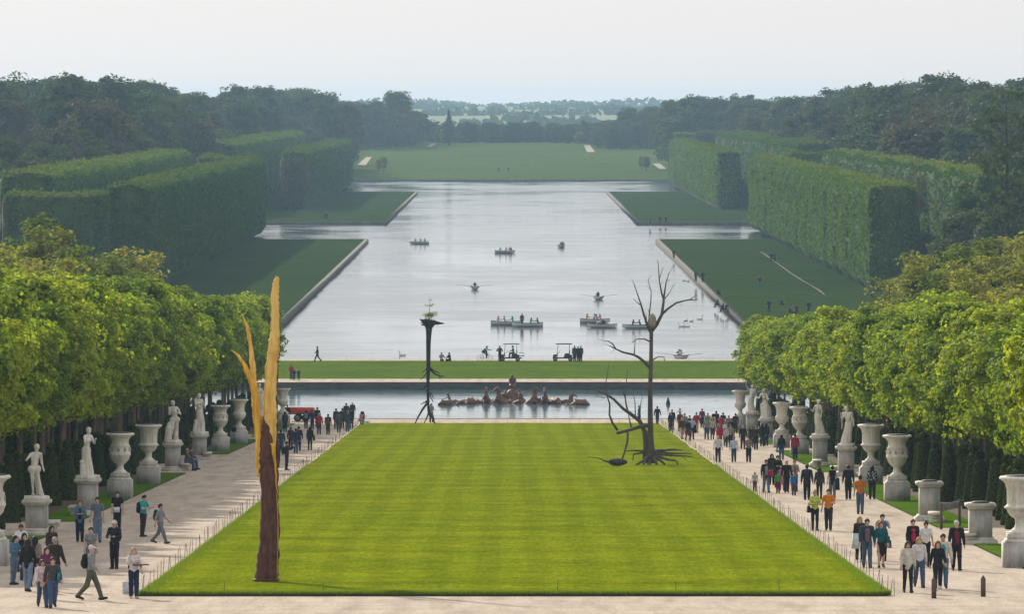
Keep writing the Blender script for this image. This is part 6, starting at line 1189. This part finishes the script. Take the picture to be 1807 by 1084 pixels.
folk(636, 751, 150, 'squat', 'f', T, (.55, .16, .30), TR, GRY, 'bob', 'black', 'woman in pink squatting at the far lawn corner'); folk(641, 748, 200, 'stand', 'f', T, BRN, TR, BLK, 'bob', 'black', 'small child beside the squatting woman', .62)
x, y, z = on_ground(648, 748.2); tag(MB().box((0, 0, .12), (.4, .25, .22), 0, .8).build('bundle', cloth((.5, .6, .85)), loc=(x, y, z)), 'pale blue bundle on the ground beside the squatting woman', 'bundle')
folk(761, 746, 10, 'hold', 'f', SH, (.30, .26, .28), TR, GRY, 'bob', 'brown', 'woman standing behind the upturned black trunk', .97)
# crowd on the right path
for a in ((1128, 748.5, -90, 'stand', 'f', CO, (.03, .09, .20), LG, JEAN, 'bob', 'blond', 'woman in a long blue coat before the basin'), (1160, 750.5, 170, 'walk1', 'm', JK, BLK, TR, (.05, .07, .12), 'short', 'black', 'man in a black jacket walking alone by the lawn corner'), (1186, 760, 10, 'stand', 'm', CO, BLK, TR, BLK, 'short', 'brown', 'tall man in black at the left of the right crowd'),
          (1184, 765, 5, 'step1', 'f', CO, (.02, .025, .05), TR, GRY, 'bob', 'red', 'woman in a navy coat and grey trousers, right crowd'), (1200, 763, 0, 'stand', 'm', JK, DGRY, TR, BLK, 'short', 'black', 'man carrying a child on his shoulders'), (1204, 776, 15, 'step2', 'f', JK, (.09, .055, .04), SO, (.45, .36, .25), 'long', 'blond', 'blond woman in a brown jacket and beige shorts'),
          (1208, 768, 0, 'stand', 'm', JK, GRY, TR, DGRY, 'short', 'brown', 'man in grey behind the beige shorts'), (1217, 770, 5, 'step1', 'm', SH, BLK, TR, BLK, 'short', 'brown', 'man in black behind the pale blue shirt'), (1214, 779, 10, 'walk1', 'f', JK, NVY, LG, (.20, .02, .06), 'long', 'brown', 'woman in navy with wine red leggings'), (1229, 766, 0, 'step2', 'm', JK, (.34, .02, .05), TR, BGE, 'short', 'brown', 'man in a red jacket and beige trousers, right crowd'),
          (1239, 756, -5, 'stand', 'm', SH, (.12, .03, .09), TR, NVY, 'short', 'black', 'tall man in a purple shirt at the back of the right crowd'), (1247, 777, 5, 'step1', 'f', SH, (.20, .26, .27), TR, JEAN, 'long', 'brown', 'woman in a grey teal cardigan and jeans'), (1257, 777, 0, 'step2', 'f', SH, BGE, LG, DGRY, 'long', 'red', 'woman in a beige cardigan beside the teal one'), (1249, 765, 178, 'stand', 'm', JK, (.25, .28, .25), TR, DGRY, 'short', 'grey', 'grey haired man in pale grey behind the teal cardigan'),
          (1258, 769, 175, 'stand', 'f', JK, (.45, .40, .34), TR, DGRY, 'bob', 'dark', 'woman in a cream jacket behind the beige one'), (1264, 761, 180, 'stand', 'm', JK, BLK, TR, BLK, 'short', 'black', 'man in black seen from behind at the back of the right crowd'), (1273, 770, 180, 'stand', 'f', SH, (.45, .03, .08), TR, NVY, 'short', 'black', 'person in bright red from behind, right crowd'), (1276, 764, 178, 'stand', 'm', T, NVY, TR, NVY, 'short', 'dark', 'man in navy behind the bright red one'),
          (1270, 789, 5, 'step1', 'f', CO, (.40, .015, .05), LG, BLK, 'long', 'red', 'red haired woman in a long red coat'), (1289, 791, 10, 'step2', 'f', SH, (.28, .26, .22), TR, NVY, 'long', 'dark', 'dark haired woman in beige grey beside the striped boy'), (1286, 772, 180, 'stand', 'm', JK, GRY, TR, BLK, 'short', 'grey', 'grey haired man near the last right vase'), (1291, 778, 178, 'step1', 'm', CO, BLK, TR, BLK, 'cap', 'red', 'man in black with a red cap near the last right vase'), (1298, 766, 182, 'stand', 'm', SH, (.05, .02, .03), TR, BLK, 'short', 'black', 'dark haired man in front of the last right vase'),
          (1267, 817, 2, 'step1', 'm', SH, (.70, .70, .70), TR, NVY, 'bald', 'grey', 'balding man in a white shirt walking near the lawn stakes'), (1295, 817, -3, 'step2', 'm', SH, (.50, .60, .76), TR, (.03, .06, .10), 'short', 'brown', 'man in a pale blue shirt walking beside the white shirt'), (1311, 794, 5, 'step1', 'm', JK, BLK, TR, BLK, 'bald', 'grey', 'tall man in a black suit on the right path'), (1334, 795, 0, 'step2', 'm', SH, (.03, .022, .02), TR, BLK, 'short', 'brown', 'man in dark clothes with folded arms near the stooping statue'),
          (1345, 789, 178, 'stand', 'f', JK, BLK, TR, NVY, 'long', 'black', 'left one of two dark haired women seen from behind'), (1352, 788, 182, 'stand', 'f', JK, (.02, .02, .03), TR, NVY, 'long', 'black', 'right one of two dark haired women seen from behind'), (1403, 813, 178, 'stand', 'm', JK, (.42, .02, .05), TR, NVY, 'short', 'black', 'man in a crimson jacket seen from behind by the vases')):
    folk(*a, s=rnd.uniform(.93, .99))
p = folk(1221, 777, 8, 'hold', 'm', SH, (.38, .55, .74), TR, NVY, 'bald', 'grey', 'bald man in a pale blue shirt in the right crowd', .97); tag(MB().box((0, 0, 0), (.22, .18, .62), 0, .7).build('folded_coat', cloth(BLK), loc=off(p, (.22, -.2, .88)), rz=.2), 'black coat hanging over the arm of the bald man', 'coat')
x, y, z = on_ground(1200, 763); person((x, y + .05, z + 1.40), -15, 'ride_up', 'f', 'shirt', (.72, .66, .70), 'trousers', (.20, .03, .08), 'bob', 'brown', 'child in white riding on the shoulders of a man', .62)
folk(1267, 776, 5, 'stand', 'm', T, (.05, .22, .38), TR, NVY, 'short', 'brown', 'child in a blue shirt in the right crowd', .72); folk(1279, 776, 5, 'stand', 'f', T, (.70, .68, .72), TR, GRY, 'short', 'dark', 'child in a white shirt in the right crowd', .75); folk(1280, 789, 5, 'stand', 'f', T, (.55, .42, .46), TR, DGRY, 'bob', 'brown', 'child in pale pink beside the striped boy', .76); folk(1285, 791, 5, 'step1', 'm', T, (.02, .12, .16), TR, (.02, .06, .05), 'short', 'brown', 'boy in a striped shirt in the right crowd', .86, tpat='stripe')
folk(1321, 817, 3, 'hands', 'f', SH, (.26, .20, .18), TR, BLK, 'short', 'black', 'woman in black trousers carrying a bundle on the right path', .96); p = folk(1326, 791, 0, 'stand', 'f', SH, BLK, TR, BLK, 'bob', 'dark', 'woman in black with an orange bag', .9); bag(p, (.55, .10, .02), 'orange bag beside the dark clad man', (.22, -.1, .95), .2, .34)
p = folk(1379, 813, 178, 'step1', 'f', JK, (.018, .018, .022), TR, JEAN, 'long', 'dark', 'woman in black from behind carrying a blue bag', .95); bag(p, (.06, .28, .55), 'bright blue bag carried by the woman in black', (.3, 0, .70), .14, .36)
# family group
p = front(folk(1352, 871, 12, 'hold', 'm', JK, (.03, .02, .025), TR, (.11, .17, .24), 'short', 'dark', 'man in a black jacket holding a red coat, family group', 1.0), 'hold', 'm', (0.3, 0.32, 0.36), None); tag(MB().box((0, 0, 0), (.26, .2, .36), 0, .85).build('folded_coat', cloth((.45, .03, .04)), loc=off(p, (.2, -.2, 1.04)), rz=.2), 'red coat held by the man of the family group', 'coat')
folk(1362, 857, 10, 'stand', 'f', SH, BLK, TR, BLK, 'long', 'black', 'woman in black with long hair at the back of the family group', .98); folk(1372, 862, 8, 'hands', 'm', SH, (.018, .018, .02), TR, BLK, 'short', 'black', 'person in black looking down in the family group', 1.0)
folk(1332, 869, 5, 'step1', 'm', T, (.05, .10, .22), TR, DGRY, 'short', 'blond', 'small boy in a blue and white striped shirt', .60, tpat='stripe'); folk(1373, 872, 0, 'stand', 'm', SH, (.06, .33, .04), TR, (.14, .02, .05), 'short', 'brown', 'small child in a bright green jumper', .64); folk(1380, 867, 8, 'step1', 'f', 'dress', (.50, .18, .42), LG, (.40, .02, .06), 'bob', 'brown', 'little girl in a pink and purple dress', .74)
folk(1388, 871, 5, 'step2', 'm', SH, BLK, TR, BLK, 'bald', 'brown', 'man in black beside the green child', .98); front(folk(1402, 869, 5, 'hold', 'f', JK, (.33, .30, .26), TR, DGRY, 'short', 'red', 'woman in a beige grey coat above the child in blue', .95), 'hold', 'f', (0.2, 0.08, 0.1), None); folk(1401, 876, 5, 'stand', 'm', HO, (.02, .16, .42), TR, BRN, 'short', 'blond', 'small child in a bright blue coat', .68)
p = folk(1424, 884, 178, 'step1', 'm', JK, (.02, .04, .10), TR, BLK, 'short', 'brown', 'man in a navy blazer seen from behind', 1.03); backpack(p, (.022, .025, .03), 'black backpack over the navy blazer')
folk(1446, 883, 180, 'step2', 'f', JK, (.05, .048, .05), LG, BLK, 'long', 'dark', 'woman in charcoal with long dark hair and a grey beanie from behind', .93); p = folk(1469, 883, 178, 'step1', 'f', VE, BLK, TR, (.13, .16, .20), 'short', 'black', 'woman in a black vest seen from behind', .98); tag(MB().box((0, 0, 0), (.2, .16, .6), 0, .75).build('folded_coat', cloth(NVY), loc=off(p, (-.26, .05, .80)), rz=.2), 'navy coat hanging from the arm of the woman in the vest', 'coat')
folk(1497, 883, 180, 'step2', 'm', JK, (.02, .02, .022), TR, BLK, 'short', 'brown', 'man all in black from behind near the cloaked statue', 1.0); folk(1539, 883, 178, 'step1', 'f', SH, (.02, .02, .02), TR, BLK, 'bob', 'black', 'woman in a black blouse with white dots', .98, tpat='dots'); folk(1518, 909, 176, 'step1', 'm', T, (.55, .17, .025), TR, (.07, .11, .19), 'short', 'brown', 'man in a rust orange polo shirt seen from behind', 1.04)
p = folk(1438, 938, 8, 'hands', 'f', SH, (.52, .60, .10), LG, BLK, 'bun', 'blond', 'woman in a lemon yellow cardigan', .98); bag(p, BLK, 'black handbag of the woman in yellow', (-.27, 0, .92))
p = folk(1462, 938, -5, 'hold', 'm', T, (.72, .22, .01), TR, (.03, .035, .045), 'short', 'dark', 'man in a bright orange shirt beside the yellow cardigan', 1.02); backpack(p, BRN, 'brown backpack on the man in bright orange')
# near right
p = folk(1517, 994, 8, 'stand', 'f', SH, (.03, .025, .025), LG, BLK, 'long', 'blond', 'blond woman in a black blouse behind the man in a blazer', .97, shoe=(.6, .6, .6)); tag(MB().box((0, 0, 0), (.26, .2, .55), 0, .7).build('folded_coat', cloth((.55, .62, .66)), loc=off(p, (-.2, -.2, .82)), rz=.3), 'pale blue coat over the arm of the blond woman', 'coat')
front(folk(1530, 1004, 5, 'step1', 'm', JK, (.03, .055, .10), TR, (.07, .12, .19), 'short', 'dark', 'man in an open blue blazer and jeans', 1.02), 'step1', 'm', (0.2, 0.1, 0.1), 'check'); folk(1557, 992, 0, 'photo', 'm', T, (.02, .17, .36), TR, BLK, 'short', 'black', 'man in a bright blue shirt with hands at his chest', 1.0)
p = folk(1555, 1004, 3, 'step2', 'f', SH, (.01, .11, .14), SK, BLK, 'long', 'red', 'red haired woman in a teal cardigan and black skirt', .97); bag(p, (.02, .08, .11), 'teal handbag of the red haired woman', (.3, -.05, .88))
front(folk(1611, 1001, 8, 'step1', 'f', JK, BLK, TR, BLK, 'short', 'brown', 'woman in a black jacket over red, right path', .98), 'step1', 'f', (0.42, 0.02, 0.06), None); folk(1634, 1003, 3, 'step2', 'f', T, (.68, .68, .68), LG, BLK, 'bun', 'black', 'young woman in a white shirt with a bun', .95)
folk(1622, 1039, 3, 'walk1', 'f', SH, (.66, .64, .68), TR, (.06, .10, .18), 'long', 'blond', 'blond woman in a white top and blue jeans', 1.0); front(folk(1602, 1048, 5, 'step1', 'f', JK, (.58, .54, .48), LG, BLK, 'long', 'brown', 'woman in a cream jacket with long brown hair', .97), 'step1', 'f', (0.62, 0.6, 0.58), None)
p = front(folk(1664, 1041, -4, 'step2', 'm', JK, (.60, .56, .48), TR, (.10, .18, .30), 'short', 'brown', 'man in a cream jacket and blue jeans', 1.05), 'step2', 'm', (0.01, 0.3, 0.42), None); folk(1655, 1044, 0, 'walk2', 'f', SH, BLK, LG, BLK, 'long', 'red', 'woman in black with long auburn hair, front of the group', .97, shoe=(.6, .58, .56))
front(folk(1688, 1009, 4, 'step1', 'm', JK, (.02, .018, .022), TR, BLK, 'short', 'white', 'white haired man in a black jacket over a wine shirt', 1.03), 'step1', 'm', (0.16, 0.015, 0.04), None)
# walkers and sitters by the canal
def far(px, py, hd, pose, sex, top, tc, bc, label, s=1.0, z=None):
    x, y, zz = on_level(px, py, .78) if z is None else (0, 0, 0)
    if z is not None: y = z[0]; x = (px - XC) * y / F; zz = z[1]
    person((x, y, zz), hd, pose, sex, top, tc, 'trousers', bc, 'short' if sex == 'm' else 'long', rnd.choice(('dark', 'black', 'brown')), label, s)
BK = (742.0, G1 + .02)
p = far(560, 637, -90, 'walk1', 'm', 'jacket', BLK, NVY, 'walker with a pack on the canal edge at the left', 1.0, BK)
for a in ((779, 637, 170, 'gsit', 'm', 'shirt', (.30, .25, .38), DGRY, 'person in lilac sitting on the canal edge', 1.0, BK), (794, 637, -120, 'gsit', 'm', 'jacket', NVY, BLK, 'person in navy sitting on the canal edge', 1.0, BK), (882, 637, 150, 'hip', 'm', 'jacket', BLK, BLK, 'person standing beside the green roofed golf cart', 1.0, BK), (1014, 637, 180, 'stand', 'm', 'jacket', (.03, .06, .11), BLK, 'left one of three people by the black roofed cart', 1.0, BK), (1020, 637, 175, 'stand', 'm', 'jacket', BLK, BLK, 'middle one of three people by the black roofed cart', .96, BK), (1025, 637, 185, 'stand', 'm', 'jacket', (.02, .04, .06), BLK, 'right one of three people by the black roofed cart', .99, BK),
          (514, 672, 10, 'stand', 'f', 'jacket', (.28, .03, .06), DGRY, 'woman in red beyond the basin at the left', .92, (694, G1 + .02)), (519, 672, 0, 'stand', 'f', 'jacket', NVY, NVY, 'child next to the woman in red beyond the basin', .66, (693, G1 + .02)), (527, 672, 5, 'step1', 'm', 'shirt', NVY, BLK, 'child in navy walking beyond the basin', .66, (693, G1 + .02)),
          (1228, 497, 170, 'stand', 'm', 'jacket', NVY, BLK, 'left one of two people standing on the right quay'), (1240, 498, 180, 'stand', 'm', 'jacket', NVY, NVY, 'right one of two people standing on the right quay'), (1189, 456, 180, 'stand', 'm', 'jacket', NVY, NVY, 'lone person at the far corner of the right quay'), (1340, 507, 0, 'step1', 'f', 'jacket', (.10, .04, .04), TEAL, 'walker in maroon on the right canal lawn'), (1361, 462, 10, 'step1', 'm', 'jacket', NVY, BLK, 'left one of a couple on the worn track of the right lawn'), (1367, 462, 5, 'step2', 'f', 'jacket', (.08, .1, .14), BLK, 'right one of a couple on the worn track of the right lawn'),
          (1357, 551, 10, 'step1', 'f', 'jacket', NVY, NVY, 'walker in navy on the near part of the right lawn'), (1378, 539, 60, 'gsit', 'f', 'jacket', NVY, BLK, 'person sitting alone on the right lawn'), (1266, 520, 90, 'gsit', 'm', 'jacket', BLK, BLK, 'person sitting in the grass beside the right quay'), (1267, 539, -60, 'gsit', 'm', 'jacket', NVY, NVY, 'person sitting on the right quay, farther one'), (1277, 547, -60, 'gsit', 'f', 'jacket', BLK, BLK, 'person sitting on the right quay, nearer left one'), (1281, 548, 40, 'gsit', 'm', 'jacket', BLK, DGRY, 'person sitting on the right quay, nearer right one'),
          (1393, 553, 80, 'gsit', 'm', 'jacket', NVY, BLK, 'left sitter of the picnic group on the right lawn'), (1402, 560, 20, 'gsit', 'f', 'jacket', BLK, NVY, 'front sitter of the picnic group on the right lawn'), (1406, 551, -30, 'gsit', 'f', 'jacket', NVY, BLK, 'rear sitter of the picnic group on the right lawn'), (1427, 553, 0, 'step1', 'f', 'jacket', BLK, NVY, 'person standing at the right of the picnic group'),
          (573, 387, 0, 'step1', 'm', 'jacket', BLK, NVY, 'walker on the far left canal lawn'), (577, 387, 0, 'step2', 'f', 'jacket', NVY, BLK, 'second walker on the far left canal lawn'), (1165, 394, 10, 'stand', 'm', 'jacket', NVY, NVY, 'left one of two people on the far right quay'), (1175, 394, 0, 'stand', 'm', 'jacket', BLK, NVY, 'right one of two people on the far right quay'), (1147, 396, 0, 'stand', 'f', 'shirt', (.02, .2, .2), NVY, 'person in green on the far right quay')):
    far(*a)
for px, lb in ((880, 'left one of two walkers on the far meadow'), (897, 'right one of two walkers on the far meadow')):
    D = 2640.; person(((px - XC) * D / F, D, float(far_z(np.array(0.), np.array(D)))), 0, 'step1', 'm', 'jacket', BLK, 'trousers', BLK, 'short', 'black', lb)
y = 743.6; x = (855 - XC) * y / F; person((x - .2, y, G1 + .02), 90, 'ride', 'm', 'shirt', (.14, .28, .30), 'trousers', BLK, 'short', 'black', 'cyclist bent over the handlebar on the canal edge')
y = 743.0; x = (903 - XC) * y / F; person((x + .2, y - .25, G1 + .40), -90, 'sit', 'm', 'shirt', (.05, .14, .15), 'trousers', BLK, 'short', 'black', 'driver seated in the green roofed golf cart')
